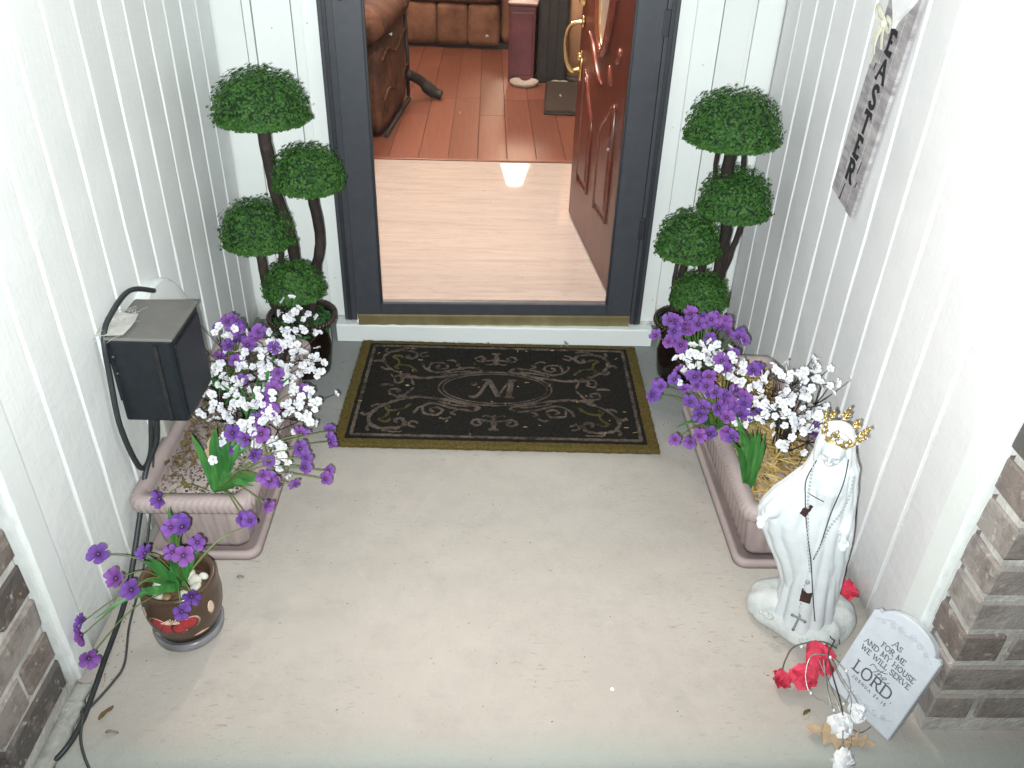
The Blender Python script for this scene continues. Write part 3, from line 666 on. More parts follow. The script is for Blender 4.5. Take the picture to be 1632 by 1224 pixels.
# ------------------------------------------------------------------ doormat
def doormat():
    t = thing('doormat', 'black coir doormat with scrollwork, oval and letter M', 'doormat', (.04, 2.095, 0), R(-1.2))
    hw, hd = .4525, .283
    def rough(hx, hy, z, amp, n=90, sd=0):
        pts = []
        per = [(-hx, -hy), (hx, -hy), (hx, hy), (-hx, hy)]
        for e in range(4):
            a, b = Vector(per[e]), Vector(per[(e+1) % 4]); nn = Vector(((b-a).y, -(b-a).x)).normalized()
            for i in range(n):
                u = i/n; p = a.lerp(b, u)+nn*amp*(noise.noise((u*60, e*7+sd, z*90))+.6*noise.noise((u*170, e*3+sd, 2)))
                pts.append((p.x, p.y, z+amp*.25*noise.noise((u*80, e, 9))))
        return pts
    b = MB(); b.loft([rough(hw, hd, .0015, .003), rough(hw+.001, hd+.001, .009, .004), rough(hw-.002, hd-.002, .0155, .0035), rough(hw-.012, hd-.012, .0165, .001)])
    b.build('border', 'coir_olive', t)
    MB().loft([rough(hw-.031, hd-.023, .0145, .0014), rough(hw-.031, hd-.023, .0175, .0018)]).build('field', 'coir_black', t)
    def wob(pts, a=.0016): return [(p[0]+rnd(a), p[1]+rnd(a)) for p in pts]
    def print_(name, strokes, mat='coir_print'):
        mb = MB()
        for i, (pts, wd) in enumerate(strokes):
            q = bez([Vector((x, y, 0)) for x, y in pts], 7); n = len(q)
            ws = [wd*random.uniform(.6, 1.7) for _ in range(n)]; ws[0] *= .5; ws[-1] *= .5
            zz = .0160+.0001*(i % 9)
            mb.ribbon(wob(q, .0017), ws, zz, zz+.0032)
        return mb.build(name, mat, t)
    ex, ey = .406, .244
    fr = MB()
    for a_, b_ in (((-ex, -ey), (ex, -ey)), ((ex, -ey), (ex, ey)), ((ex, ey), (-ex, ey)), ((-ex, ey), (-ex, -ey))):
        n = 90; q = [Vector(a_).lerp(Vector(b_), i/n) for i in range(n+1)]
        fr.ribbon(wob(q, .0009), [random.uniform(.0075, .0115) for _ in q], .0160+.0002*(a_[0] > 0), .0192+.0002*(a_[1] > 0))
    fr.build('border_line', 'coir_print', t)
    ov = MB()
    for k, wd in ((0, .0055), (-.013, .004)):
        n = 110; q = [(-.008+(.172+k)*cos(2*PI*i/n), .005+(.092+k*.85)*sin(2*PI*i/n)) for i in range(n)]
        ov.ribbon(wob(q, .0011), [wd*random.uniform(.7, 1.2) for _ in q], .0160, .0191, closed=True)
    ov.build('oval_ring', 'coir_print', t)
    st = [([(-.078, -.030), (-.062, -.034), (-.048, -.018), (-.034, .020), (-.020, .060)], .010), ([(-.020, .060), (-.006, .018), (.010, -.030)], .017),
          ([(.010, -.030), (.028, .022), (.050, .062)], .007), ([(.050, .062), (.046, .016), (.040, -.032)], .017), ([(.024, -.033), (.058, -.033)], .006), ([(.040, .062), (.066, .062)], .006), ([(-.040, .060), (-.018, .062)], .006),
          ([(-.074, .040), (-.066, .030), (-.058, .036), (-.062, .046)], .006)]
    mb = MB()
    for i, (p, wd) in enumerate(st):
        q = bez([Vector((x-.008, y-.010, 0)) for x, y in p], 8); z = .0161+.0001*i; mb.ribbon(wob(q, .0009), [wd*random.uniform(.85, 1.1) for _ in q], z, z+.0032)
    mb.build('letter', 'coir_print', t)
    quad = [([(.051, -.117), (.040, -.100), (.080, -.083), (.138, -.066), (.224, -.052), (.280, -.072), (.333, -.115), (.352, -.172), (.324, -.210), (.269, -.212), (.246, -.190), (.259, -.166), (.276, -.172), (.270, -.186)], .0085),
            ([(.057, -.121), (.113, -.109), (.148, -.093), (.182, -.087), (.215, -.110), (.225, -.138)], .006), ([(.202, -.108), (.196, -.138), (.158, -.142), (.144, -.118), (.165, -.105), (.180, -.118), (.168, -.128)], .006),
            ([(.345, -.140), (.366, -.150), (.378, -.140)], .008), ([(.340, -.196), (.352, -.212), (.345, -.226)], .007), ([(.208, -.186), (.228, -.178), (.236, -.196), (.214, -.206)], .005), ([(.070, -.098), (.12, -.090), (.16, -.074)], .004), ([(.236, -.062), (.262, -.052), (.284, -.060), (.276, -.044)], .005), ([(.318, -.100), (.340, -.098), (.352, -.112)], .006), ([(.118, -.150), (.132, -.162), (.150, -.158)], .005), ([(.250, -.228), (.282, -.230), (.306, -.224)], .004), ([(.100, -.118), (.118, -.132), (.106, -.140)], .004)]
    green = [([(.239, -.089), (.262, -.118), (.298, -.126), (.310, -.112), (.296, -.104)], .0065), ([(.298, -.126), (.304, -.155), (.322, -.173), (.302, -.182), (.288, -.170)], .0065)]
    for sx in (1, -1):
        for sy in (1, -1):
            f = lambda L: [([(sx*(x+.008)-.008, sy*y+.002) for x, y in p], wd) for p, wd in L]
            s = print_('scroll', f(quad)); print_('scroll_leaf', f(green), 'coir_print_green')
    mid = [([(-.002, -.205), (.004, -.170), (-.002, -.139)], .008), ([(.004, -.168), (.030, -.165), (.052, -.160), (.066, -.175), (.050, -.190), (.036, -.178), (.048, -.170)], .0055), ([(.004, -.150), (.022, -.140), (.034, -.144)], .004), ([(-.014, -.208), (.012, -.206)], .006)]
    for sy in (1, -1):
        print_('centre_scroll', [([(s*(x)-.008, sy*y+.0) for x, y in p], wd) for p, wd in mid for s in (1, -1)])
    sd = [([(.240, .012), (.262, .070), (.302, .058), (.296, .024), (.276, .034), (.284, .046)], .006), ([(.240, -.002), (.267, -.045), (.306, -.040), (.304, -.012), (.280, -.016), (.286, -.030)], .006), ([(.300, .010), (.326, .013), (.340, .010)], .007)]
    for sx in (1, -1): print_('side_scroll', [([(sx*(x+.008)-.008, y) for x, y in p], wd) for p, wd in sd])
    # coir pile: short upright fibres over the whole mat
    for nm, mt, cnt, test in (('border_fibres', 'coir_olive', 9000, True), ('field_fibres', 'coir_black', 9000, False)):
        mb = MB(); k = 0
        while k < cnt:
            x, y = rnd(hw+.002), rnd(hd+.002); inside = abs(x) < hw-.032 and abs(y) < hd-.024
            if inside == test: continue
            k += 1; h = random.uniform(.0012, .0032); a = random.uniform(0, PI); wdt = .0005
            dx, dy = wdt*cos(a), wdt*sin(a); z = .0160; l = (rnd(.0022), rnd(.0022))
            mb.add([(x-dx, y-dy, z), (x+dx, y+dy, z), (x+l[0], y+l[1], z+h)], [(0, 1, 2)])
        mb.build(nm, mt, t, kind='stuff')
    mb = MB()      # bits of straw and grit caught in the pile
    for i in range(34):
        x, y, a = rnd(.42), rnd(.25), random.uniform(0, PI); l = random.uniform(.002, .008); X = Matrix.Translation((x, y, .0205)) @ Matrix.Rotation(a, 4, 'Z')
        mb.box((-l, -.0008, 0), (l, .0008, .0012), X=X)
    mb.build('litter', 'straw', t, kind='stuff')
doormat()

# ------------------------------------------------------------------ topiary
leafq = [(-1, 0, 0), (0, -.62, .12), (1, 0, 0), (0, .62, .12)]
def foliage(name, parent, c, r, zt, zb, n, sd, mat='boxwood', size=.0085, core=True):
    """dome of small boxwood leaves: flat underside, rounded top"""
    rs = random.Random(sd); mb = MB(); c = Vector(c); fs = [(0, 1, 2, 3)]
    lump = lambda d: 1+.05*noise.noise(d*2.6+Vector((sd, 0, 0)))+.05*noise.noise(d*6+Vector((0, sd, 0)))+.085*noise.noise(d*13+Vector((sd, sd, 0)))
    c.z = zb+.16*(zt-zb)
    def surf(d):
        rz = (zt-c.z) if d.z > 0 else (c.z-zb); e = (abs(d.x)**2+abs(d.y)**2)**.5
        k = 1/((e**2.6+abs(d.z)**2.6)**(1/2.6)) if True else 1
        return Vector((d.x*r, d.y*r, d.z*rz))*k*lump(d)
    for i in range(n):
        d = Vector((rs.gauss(0, 1), rs.gauss(0, 1), rs.gauss(0, 1))).normalized()
        p = c+surf(d)*(rs.uniform(.80, 1.035) if rs.random() < .93 else rs.uniform(1.0, 1.09))
        nr = (d+Vector((rs.gauss(0, .4), rs.gauss(0, .4), rs.gauss(0, .4)+.25))).normalized()
        s = size*rs.uniform(.6, 1.25); q = nr.to_track_quat('Z', 'Y').to_matrix().to_4x4() @ Matrix.Rotation(rs.uniform(0, 6.3), 4, 'Z')
        mb.add([(x*s, y*s, z*s) for x, y, z in leafq], fs, 0, Matrix.Translation(p) @ q)
    o = mb.build(name, mat, parent)
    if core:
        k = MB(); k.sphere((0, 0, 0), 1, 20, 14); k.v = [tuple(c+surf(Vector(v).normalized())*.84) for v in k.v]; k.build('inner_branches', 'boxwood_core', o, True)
    return o
def topiary(label, px, py, balls, trunks, sd):
    t = thing('topiary', label, 'topiary', (px, py, 0), 0, 'four tiered topiaries flanking the door')
    L = lambda p: (p[0]-px, p[1]-py, p[2])
    pot = MB().lathe([(.062, .002), (.070, .004), (.074, .02), (.082, .09), (.080, .14), (.084, .165), (.098, .185), (.103, .195), (.096, .199), (.086, .19), (.086, .16)], 40).build('pot', 'dark_glaze', t, True)
    mb = MB()
    for i in range(52):
        a = 2*PI*i/52; X = Matrix.Translation((.099*cos(a), .099*sin(a), .193)) @ Matrix.Rotation(a+PI/2, 4, 'Z') @ Matrix.Rotation(R(30), 4, 'Y')
        mb.sphere((0, 0, 0), (.0042, .007, .0095), 6, 5, 0, X)
    mb.build('rope_rim', 'rope_glaze', pot, True)
    foliage('moss', t, (0, 0, .180), .088, .206, .16, 500, sd, 'moss', .011, True)
    for i, (c, r, zt, zb) in enumerate(balls):
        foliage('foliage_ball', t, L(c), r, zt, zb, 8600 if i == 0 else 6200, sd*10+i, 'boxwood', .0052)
    for pts, r0, r1 in trunks:
        q = bez([L(p) for p in pts], 8); n = len(q)
        q = [p+Vector((.004*noise.noise((i*.5, sd, 0)), .004*noise.noise((i*.5, sd, 4)), 0)) for i, p in enumerate(q)]
        MB().tube(q, [.80*(r0+(r1-r0)*i/n)*(1+.14*noise.noise((i*.9, sd, 8))) for i in range(n)], 9).build('trunk', 'bark', t, True)
topiary('four tiered topiary in dark pot beside the black electrical box', -.557, 2.225,
        [((-.589, 2.20, .815), .120, 0.907, 0.774), ((-.486, 2.20, .640), .093, 0.719, 0.597), ((-.645, 2.20, .472), .099, 0.563, 0.429), ((-.559, 2.18, .310), .086, 0.385, 0.283)],
        [([(-.56, 2.22, .16), (-.555, 2.22, .30), (-.56, 2.22, .45), (-.585, 2.21, .60), (-.592, 2.20, .78)], .019, .022), ([(-.535, 2.22, .16), (-.505, 2.22, .32), (-.475, 2.21, .45), (-.483, 2.20, .60)], .018, .019),
         ([(-.60, 2.20, .16), (-.635, 2.20, .27), (-.645, 2.20, .33), (-.645, 2.20, .43)], .018, .017), ([(-.59, 2.19, .16), (-.612, 2.19, .25), (-.600, 2.19, .34), (-.58, 2.20, .44)], .012, .008), ([(-.53, 2.18, .16), (-.54, 2.18, .22), (-.555, 2.18, .28)], .014, .012)], 3)
topiary('four tiered topiary in dark pot beside the sign wall', .622, 2.225,
        [((.651, 2.20, .790), .122, 0.887, 0.747), ((.692, 2.20, .590), .098, 0.679, 0.547), ((.580, 2.20, .466), .089, 0.553, 0.421), ((.632, 2.18, .300), .083, 0.373, 0.275)],
        [([(.66, 2.22, .16), (.685, 2.22, .35), (.690, 2.22, .48), (.665, 2.21, .62), (.655, 2.20, .76)], .020, .022), ([(.63, 2.23, .16), (.655, 2.25, .4), (.645, 2.25, .55), (.628, 2.23, .74)], .010, .008), ([(.69, 2.23, .16), (.715, 2.24, .38), (.735, 2.24, .52), (.70, 2.23, .73)], .012, .009),
         ([(.59, 2.21, .16), (.575, 2.21, .28), (.585, 2.21, .43)], .016, .014), ([(.575, 2.20, .16), (.556, 2.20, .30), (.558, 2.20, .42)], .009, .007), ([(.65, 2.17, .16), (.64, 2.17, .26)], .014, .012), ([(.61, 2.21, .16), (.64, 2.21, .33), (.60, 2.21, .45)], .010, .008)], 8)

# ------------------------------------------------------------------ planters
def rrect(hx, hy, r, n=6, per=0):
    pts = []
    for cx, cy, a0 in ((hx-r, hy-r, 0), (-hx+r, hy-r, PI/2), (-hx+r, -hy+r, PI), (hx-r, -hy+r, 3*PI/2)):
        for i in range(n+1): a = a0+PI/2*i/n; pts.append((cx+r*cos(a), cy+r*sin(a)))
    return pts
def dense(pts, step):
    out = []
    for i in range(len(pts)):
        a, b = Vector(pts[i]), Vector(pts[(i+1) % len(pts)]); k = max(1, int((b-a).length/step))
        for j in range(k): out.append(a.lerp(b, j/k))
    return out
def planter(label, cx, cy, hx, hy, sd, fill):
    t = thing('planter', label, 'planter', (cx, cy, 0), 0, 'mauve fluted window box planters')
    def ring(kx, z, r, flute=0., fr=.03):
        p = dense(rrect(hx+kx, hy+kx, r), .002); n = len(p); o = []; s = 0
        for i in range(n):
            q = p[i]; tn = (p[(i+1) % n]-p[i-1]).normalized(); nn = Vector((tn.y, -tn.x))
            s += (p[(i+1) % n]-p[i]).length; d = flute*abs(sin(PI*s/fr)) if flute else 0
            o.append((q.x+nn.x*d, q.y+nn.y*d, z))
        return o
    def LF(name, spec):
        rg = [ring(*s) for s in spec]; m = len(rg[0])
        # rings of slightly different length are resampled to one count
        def res(r):
            L = [0]
            for i in range(len(r)): L.append(L[-1]+(Vector(r[(i+1) % len(r)])-Vector(r[i])).length)
            out = []; j = 0
            for k in range(960):
                d = L[-1]*k/960
                while L[j+1] < d: j += 1
                u = (d-L[j])/max(1e-9, L[j+1]-L[j]); out.append(Vector(r[j]).lerp(Vector(r[(j+1) % len(r)]), u))
            return out
        return MB().loft([res(r) for r in rg]).build(name, 'planter', t, True)
    LF('saucer', [(.0, .001, .030), (.0, .014, .030), (-.004, .020, .028), (-.012, .021, .024), (-.016, .012, .022)])
    body = LF('body', [(-.034, .013, .022), (-.030, .030, .024, .006), (-.020, .140, .028, .007), (-.014, .152, .030, .0)])
    lip = LF('lip', [(-.012, .142, .026), (.002, .144, .030), (.006, .152, .032, .0030, .014), (.007, .168, .032, .0036, .014), (.003, .181, .030, .0024, .014), (-.006, .184, .026), (-.022, .183, .020), (-.026, .165, .018), (-.027, .120, .018)])
    def surface(name, mat, z, amp):
        nx, ny = 18, 40; g = [[(-hx+.028+(2*hx-.056)*i/nx, -hy+.028+(2*hy-.056)*j/ny, z+amp*noise.noise((i*.45, j*.45, sd))+amp*.4*noise.noise((i*1.3, j*1.3, sd))) for i in range(nx+1)] for j in range(ny+1)]
        return MB().loft(g, False, False).build(name, mat, t, True)
    if fill == 'straw':
        surface('soil', 'soil', .148, .014)
        mb = MB(); rs = random.Random(4)
        for i in range(1500):
            x, y = rs.uniform(-hx+.03, hx-.03), rs.uniform(-hy+.03, hy-.03); l = rs.uniform(.008, .034); wd = rs.uniform(.0009, .0024)
            X = Matrix.Translation((x, y, .155+rs.random()**2*.03)) @ Matrix.Rotation(rs.uniform(0, 6.3), 4, 'Z') @ Matrix.Rotation(rs.gauss(0, .28), 4, 'Y') @ Matrix.Rotation(rs.uniform(0, 3), 4, 'X')
            mb.add([(-l, -wd, 0), (0, -wd, .002), (l, -wd*.6, 0), (l, wd*.6, 0), (0, wd, .0025), (-l, wd, 0)], [(0, 1, 4, 5), (1, 2, 3, 4)], 0, X)
        mb.build('straw_mulch', 'straw', t, kind='stuff')
        MB().tube(bez([(-.02, -.16, .175), (.05, -.08, .20), (.11, -.02, .23)], 6), .003, 5).build('twig', 'straw', t)
    else:
        surface('gravel_fill', 'gravel', .140, .018)
        mb = MB(); rs = random.Random(9)
        for i in range(2400):
            x, y = rs.uniform(-hx+.03, hx-.03), rs.uniform(-hy+.03, hy-.03); s = rs.uniform(.0016, .0046)
            mb.sphere((x, y, .148+rs.random()*.008), (s, s*rs.uniform(.7, 1.2), s*.7), 5, 4)
        mb.build('pebbles', 'gravel', t, kind='stuff')
        mb = MB(); rs = random.Random(12)
        for i in range(60):
            x, y = rs.uniform(-hx+.03, -.01), rs.uniform(-.30, .1); l = rs.uniform(.01, .028); wd = rs.uniform(.003, .008)
            X = Matrix.Translation((x, y, .160+rs.random()*.012)) @ Matrix.Rotation(rs.uniform(0, 6.3), 4, 'Z') @ Matrix.Rotation(rs.gauss(0, .4), 4, 'Y')
            mb.add([(-l, 0, 0), (0, -wd, .003), (l, 0, 0), (0, wd, .001)], [(0, 1, 2, 3)], 0, X)
        mb.build('leaf_litter', 'dead_leaf', t, kind='stuff')
        l = MB(); l.add(*oak(.05)); 
        l.build('dry_leaf', 'dry_leaf', t, loc=(.005, -.20, .178), rot=(R(62), R(10), R(20)))
def oak(s, sd=1):
    rs = random.Random(sd); out = [(0, -1.0)]
    for k, (y, w) in enumerate(((-.75, .10), (-.55, .42), (-.45, .16), (-.15, .62), (.0, .20), (.3, .52), (.45, .16), (.75, .22), (1.0, 0))): out.append((w*rs.uniform(.85, 1.15), y))
    left = [(-x*rs.uniform(.85, 1.1), y+rs.uniform(-.05, .05)) for x, y in out[1:-1]][::-1]
    P = out+left; n = len(P)
    vs = [(x*s, y*s, .10*s*sin(x*4+y*3)+.25*s*x*x) for x, y in P]+[(0, s*(-.9+1.8*i/7), .02*s) for i in range(8)]
    fs = []
    m = len(out)
    spine = lambda y: n+max(0, min(7, int((y+.9)/1.8*7+.5)))
    for i in range(n):
        a, b = i, (i+1) % n; sa, sb = spine(P[a][1]), spine(P[b][1])
        fs.append((a, b, sb) if sa == sb else (a, b, sb, sa))
    return vs, fs
planter('mauve fluted planter of gravel under the black electrical box', -.644, 1.745, .128, .355, 2, 'gravel')
planter('mauve fluted planter of straw mulch beside the white statue', .713, 1.708, .122, .335, 5, 'straw')

# ------------------------------------------------------------------ artificial flowers
def flower_mesh(name, npet, r, cup, wide, mats, eye, ruff=.15, sd=1):
    rs = random.Random(sd); mb = MB()
    for k in range(npet):
        a0 = 2*PI*k/npet+rs.uniform(-.15, .15); rr = r*rs.uniform(.88, 1.1); vs = []; cu = cup*rs.uniform(.6, 1.3)
        rows = [(0.06, .10), (.35, .62), (.68, 1.0), (.90, .82), (1.0, .38)]
        for (u, wv) in rows:
            for j in (-1, -.4, .4, 1):
                w_ = wide*wv*r*j; d = rr*u*(1-.05*abs(j))
                z = cu*r*u*u*(1 if u < .8 else .85)+ruff*r*j*j*wv*.5+ruff*r*rs.uniform(-.3, .3)*(u > .5)
                vs.append((d*cos(a0)-w_*sin(a0), d*sin(a0)+w_*cos(a0), z))
        fs = [(i*4+j, i*4+j+1, (i+1)*4+j+1, (i+1)*4+j) for i in range(4) for j in range(3)]
        mb.add(vs, fs, 0)
    mb.sphere((0, 0, eye*.5), (eye, eye, eye*.8), 6, 5, 1)
    return mb.mesh(name, mats, True)
PUR = [flower_mesh('purple_flower', 5, .0195, .34, .43, ['purple_petal', 'pistil'], .0016, .42, s) for s in range(4)]
WHT = [flower_mesh('white_flower', 5, .0106, .30, .45, ['white_petal', 'white_eye'], .0010, .34, s) for s in range(4)]
def orient(n, roll): return n.to_track_quat('Z', 'Y').to_matrix().to_4x4() @ Matrix.Rotation(roll, 4, 'Z')
def blade(mb, a, b, w, sag=.0, sd=0):
    a, b = Vector(a), Vector(b); m = a.lerp(b, .55)+Vector((0, 0, (b-a).length*.14+sag)); q = bez([a, m, b], 6); n = len(q); vs = []
    side = (b-a).cross(Vector((0, -.7, .7))).normalized()
    for i, p in enumerate(q):
        u = i/(n-1); wi = w*(.55+.45*sin(PI*min(1, u*1.1+.1)))*(1-u**4) if u < 1 else .0003
        up = Vector((0, -.4, .9))*wi*.35
        vs += [p-side*wi+up, p, p+side*wi+up]
    fs = []
    for i in range(n-1):
        for j in range(2): fs.append((i*3+j, i*3+j+1, i*3+j+4, i*3+j+3))
    mb.add(vs, fs)
def purple_bunch(label, base, pts, tips, nextra=0, sd=1, blades=10, bw=.006, bh=.16):
    rs = random.Random(sd); base = Vector(base)
    t = thing('purple_flowers', label, 'flowers', base, 0, 'artificial purple flowers'); st = MB()
    ctr = sum((Vector(p) for p in pts), Vector())/len(pts); P = [Vector(p) for p in pts]
    for i in range(nextra): P.append(rs.choice(P[:len(pts)])+Vector((rs.gauss(0, .025), rs.gauss(0, .025), rs.gauss(0, .018))))
    for p in P:
        n = ((p-base).normalized()*.55+Vector((-.1*base.x, -.75, .55))+Vector((rs.gauss(0, .42), rs.gauss(0, .42), rs.gauss(0, .36)))).normalized()
        f = link('flower', rs.choice(PUR), t); f.matrix_local = Matrix.Translation(p-base) @ orient(n, rs.uniform(0, 6)); s = rs.uniform(.80, 1.12); f.scale = (s, s, s)
        m = base.lerp(p, .5)+Vector((0, 0, .05*(p-base).length+.02)); st.tube([q-base for q in bez([base+Vector((rs.gauss(0, .006), rs.gauss(0, .006), -.01)), m, p-n*.003], 6)], .0013, 5)
    st.build('stems', 'green_stem', t, True)
    T = [Vector(x) for x in tips]
    for i in range(blades): T.append(base+Vector((rs.gauss(0, .045), rs.gauss(-.01, .045), bh*rs.uniform(.6, 1.1))))
    for x in T:
        mb = MB(); blade(mb, (rs.gauss(0, .007), rs.gauss(0, .007), -.005), x-base, bw*rs.uniform(.7, 1.2)); mb.build('leaf', 'leaf', t, True)
    return t
def white_bunch(label, base, pts, per=6, sd=1, spread=.019, z0=0):
    rs = random.Random(sd); base = Vector(base)
    t = thing('white_flowers', label, 'flowers', base, 0, 'artificial white blossom sprays'); st = MB()
    for c in pts:
        c = Vector(c); m = base.lerp(c, .55)+Vector((rs.gauss(0, .008), rs.gauss(0, .008), .015)); m2 = m.lerp(c, .6)+Vector((0, 0, -.004))
        st.tube([q-base for q in bez([base+Vector((rs.gauss(0, .008), rs.gauss(0, .008), -.01)), m, m2], 4)], [.0022-.0010*i/8 for i in range(9)], 5)
        for k in range(per):
            p = c+Vector((rs.gauss(0, spread), rs.gauss(0, spread), rs.gauss(0, spread*.72)))
            n = ((p-c)*22+Vector((-.15*base.x, -.8, .75))+Vector((rs.gauss(0, .4), rs.gauss(0, .4), rs.gauss(0, .35)))).normalized()
            f = link('blossom', rs.choice(WHT), t); f.matrix_local = Matrix.Translation(p-base) @ orient(n, rs.uniform(0, 6)); s = rs.uniform(.75, 1.15); f.scale = (s, s, s)
            st.tube([m2-base, (m2.lerp(p, .6)+Vector((0, 0, -.003)))-base, p-n*.002-base], [.0012, .0010, .0008], 4)
    st.build('twigs', 'dark_stem', t, True); return t
# blossom positions in metres
W1 = [(-0.523,1.959,0.36),(-0.5,1.911,0.33),(-0.519,1.871,0.305),(-0.477,1.85,0.29),(-0.522,1.827,0.275),(-0.533,1.79,0.25),(-0.449,1.821,0.27),(-0.434,1.829,0.275),(-0.565,1.848,0.29),(-0.493,1.791,0.25),(-0.539,1.894,0.32),(-0.496,1.943,0.35)]
W2 = [(-0.663,1.765,0.337),(-0.651,1.73,0.305),(-0.611,1.72,0.294),(-0.67,1.707,0.283),(-0.659,1.802,0.37),(-0.667,1.673,0.25),(-0.623,1.691,0.266),(-0.586,1.768,0.337),(-0.561,1.745,0.315),(-0.531,1.751,0.321),(-0.551,1.721,0.294)]
W4 = [(-0.554,1.575,0.283),(-0.578,1.588,0.292),(-0.525,1.569,0.279),(-0.515,1.603,0.3),(-0.595,1.561,0.275),(-0.596,1.523,0.25),(-0.544,1.603,0.3),(-0.541,1.536,0.258)]
W5 = [(-0.44,1.649,0.27),(-0.448,1.602,0.248),(-0.473,1.572,0.233),(-0.481,1.528,0.211),(-0.485,1.507,0.2),(-0.41,1.65,0.27),(-0.512,1.542,0.218),(-0.475,1.633,0.263)]
PL1 = [(-0.65,1.842,0.38),(-0.617,1.801,0.345),(-0.593,1.795,0.339),(-0.572,1.815,0.355),(-0.62,1.763,0.312),(-0.6,1.727,0.28),(-0.659,1.768,0.318),(-0.621,1.833,0.371)]
PL2 = [(-0.503,1.65,0.305),(-0.52,1.621,0.297),(-0.498,1.585,0.287),(-0.571,1.522,0.268),(-0.54,1.506,0.263),(-0.511,1.466,0.25),(-0.499,1.669,0.31)]
PL3 = [(-0.42,1.536,0.26),(-0.415,1.49,0.25),(-0.402,1.461,0.22),(-0.461,1.392,0.24),(-0.441,1.392,0.24),(-0.453,1.322,0.23),(-0.418,1.423,0.2),(-0.369,1.586,0.2),(-0.368,1.536,0.15),(-0.481,1.285,0.22),(-0.686,1.35,0.22)]
PR1 = [(0.478,1.874,0.386),(0.441,1.853,0.351),(0.475,1.845,0.337),(0.508,1.842,0.33),(0.532,1.864,0.365),(0.582,1.853,0.344),(0.572,1.873,0.379),(0.614,1.87,0.372),(0.631,1.863,0.358),(0.673,1.854,0.341),(0.531,1.884,0.4),(0.564,1.881,0.393),(0.597,1.878,0.386)]
PR2 = [(0.461,1.679,0.328),(0.483,1.662,0.312),(0.514,1.669,0.317),(0.538,1.669,0.317),(0.56,1.659,0.306),(0.583,1.653,0.301),(0.497,1.64,0.29),(0.527,1.63,0.279),(0.566,1.631,0.279),(0.596,1.626,0.274),(0.619,1.621,0.268),(0.586,1.587,0.236),(0.628,1.643,0.29),(0.406,1.649,0.301),(0.419,1.667,0.317),(0.456,1.574,0.225),(0.493,1.57,0.22),(0.657,1.701,0.344),(0.58,1.717,0.36),(0.673,1.622,0.268),(0.547,1.687,0.333),(0.801,1.597,0.242)]
WR1 = [(0.527,1.761,0.36),(0.532,1.734,0.34),(0.591,1.762,0.36),(0.615,1.763,0.36),(0.572,1.735,0.34),(0.632,1.709,0.32),(0.662,1.697,0.31),(0.507,1.72,0.33),(0.642,1.658,0.28),(0.671,1.646,0.27),(0.61,1.722,0.33),(0.647,1.633,0.26)]
WR2 = [(0.646,1.564,0.396),(0.668,1.568,0.402),(0.711,1.581,0.42),(0.733,1.574,0.408),(0.755,1.582,0.42),(0.653,1.54,0.361),(0.683,1.532,0.349),(0.712,1.533,0.349),(0.741,1.546,0.367),(0.77,1.55,0.373),(0.704,1.517,0.325),(0.726,1.509,0.314),(0.755,1.526,0.337),(0.69,1.5,0.302),(0.741,1.493,0.29),(0.756,1.506,0.308)]
SP = [(-0.731,1.156,0.25),(-0.692,1.123,0.22),(-0.638,1.149,0.26),(-0.664,1.113,0.2),(-0.756,1.08,0.15),(-0.755,1.065,0.13),(-0.583,1.142,0.27),(-0.571,1.179,0.3),(-0.56,1.134,0.27),(-0.547,1.098,0.2),(-0.558,1.069,0.19),(-0.58,1.187,0.3),(-0.554,1.189,0.25)]
white_bunch('tall white blossom spray reaching the dark topiary pot', (-.574, 1.98, .150), W1, 8, 1, .024)
white_bunch('white blossom spray growing against the siding beside the box', (-.690, 1.776, .150), W2, 7, 2, .026)
white_bunch('dense rounded white blossom clump in the gravel planter', (-.60, 1.66, .150), W4, 8, 3, .024)
white_bunch('white blossom spray drooping over the gravel planter rim', (-.545, 1.72, .150), W5, 7, 4, .024)
purple_bunch('purple flowers peeking over the electrical box among white sprays', (-.66, 1.80, .150), PL1, [(-.615, 1.71, .30)], 8, 1, 8)
purple_bunch('purple flowers mixed between the white clumps of gravel planter', (-.57, 1.69, .150), PL2, [(-.536, 1.832, .30)], 8, 2, 10)
purple_bunch('sprawling purple flowers with broad leaves over gravel planter end', (-.612, 1.465, .150), PL3, [(-.599, 1.585, .24), (-.559, 1.547, .25), (-.531, 1.513, .24), (-.485, 1.426, .22), (-.507, 1.418, .20), (-.475, 1.429, .20), (-.57, 1.56, .23), (-.545, 1.53, .25)], 5, 3, 3, .011)
purple_bunch('purple flowers in front of the topiary pot by the sign wall', (.590, 1.93, .155), PR1, [(.513, 1.807, .33), (.509, 1.829, .30), (.53, 1.80, .27), (.60, 1.82, .30)], 14, 4, 16, .005, .17)
purple_bunch('thick purple flower clump spilling over the straw planter rim', (.600, 1.70, .155), PR2, [(.524, 1.659, .24), (.46, 1.60, .24), (.552, 1.60, .26)], 24, 5, 10, .005, .12)
t_ = thing('grass_tuft', 'upright tuft of green plastic blades in the straw', 'plant', (.621, 1.470, .155))
for x in [(.545, 1.45, .32), (.557, 1.442, .36), (.580, 1.445, .35), (.603, 1.447, .34), (.640, 1.502, .30)]+[(.59+rnd(.045), 1.455+rnd(.04), .30+random.random()*.07) for _ in range(16)]:
    mb = MB(); blade(mb, (rnd(.008), rnd(.008), -.006), Vector(x)-Vector((.621, 1.470, .155)), .0055); mb.build('leaf', 'leaf', t_, True)
white_bunch('white blossom spray rising behind the purple clump in straw', (.662, 1.80, .155), WR1, 8, 5, .025)
white_bunch('white blossom spray on dark twigs beside the statue crown', (.735, 1.62, .155), WR2, 8, 6, .028)

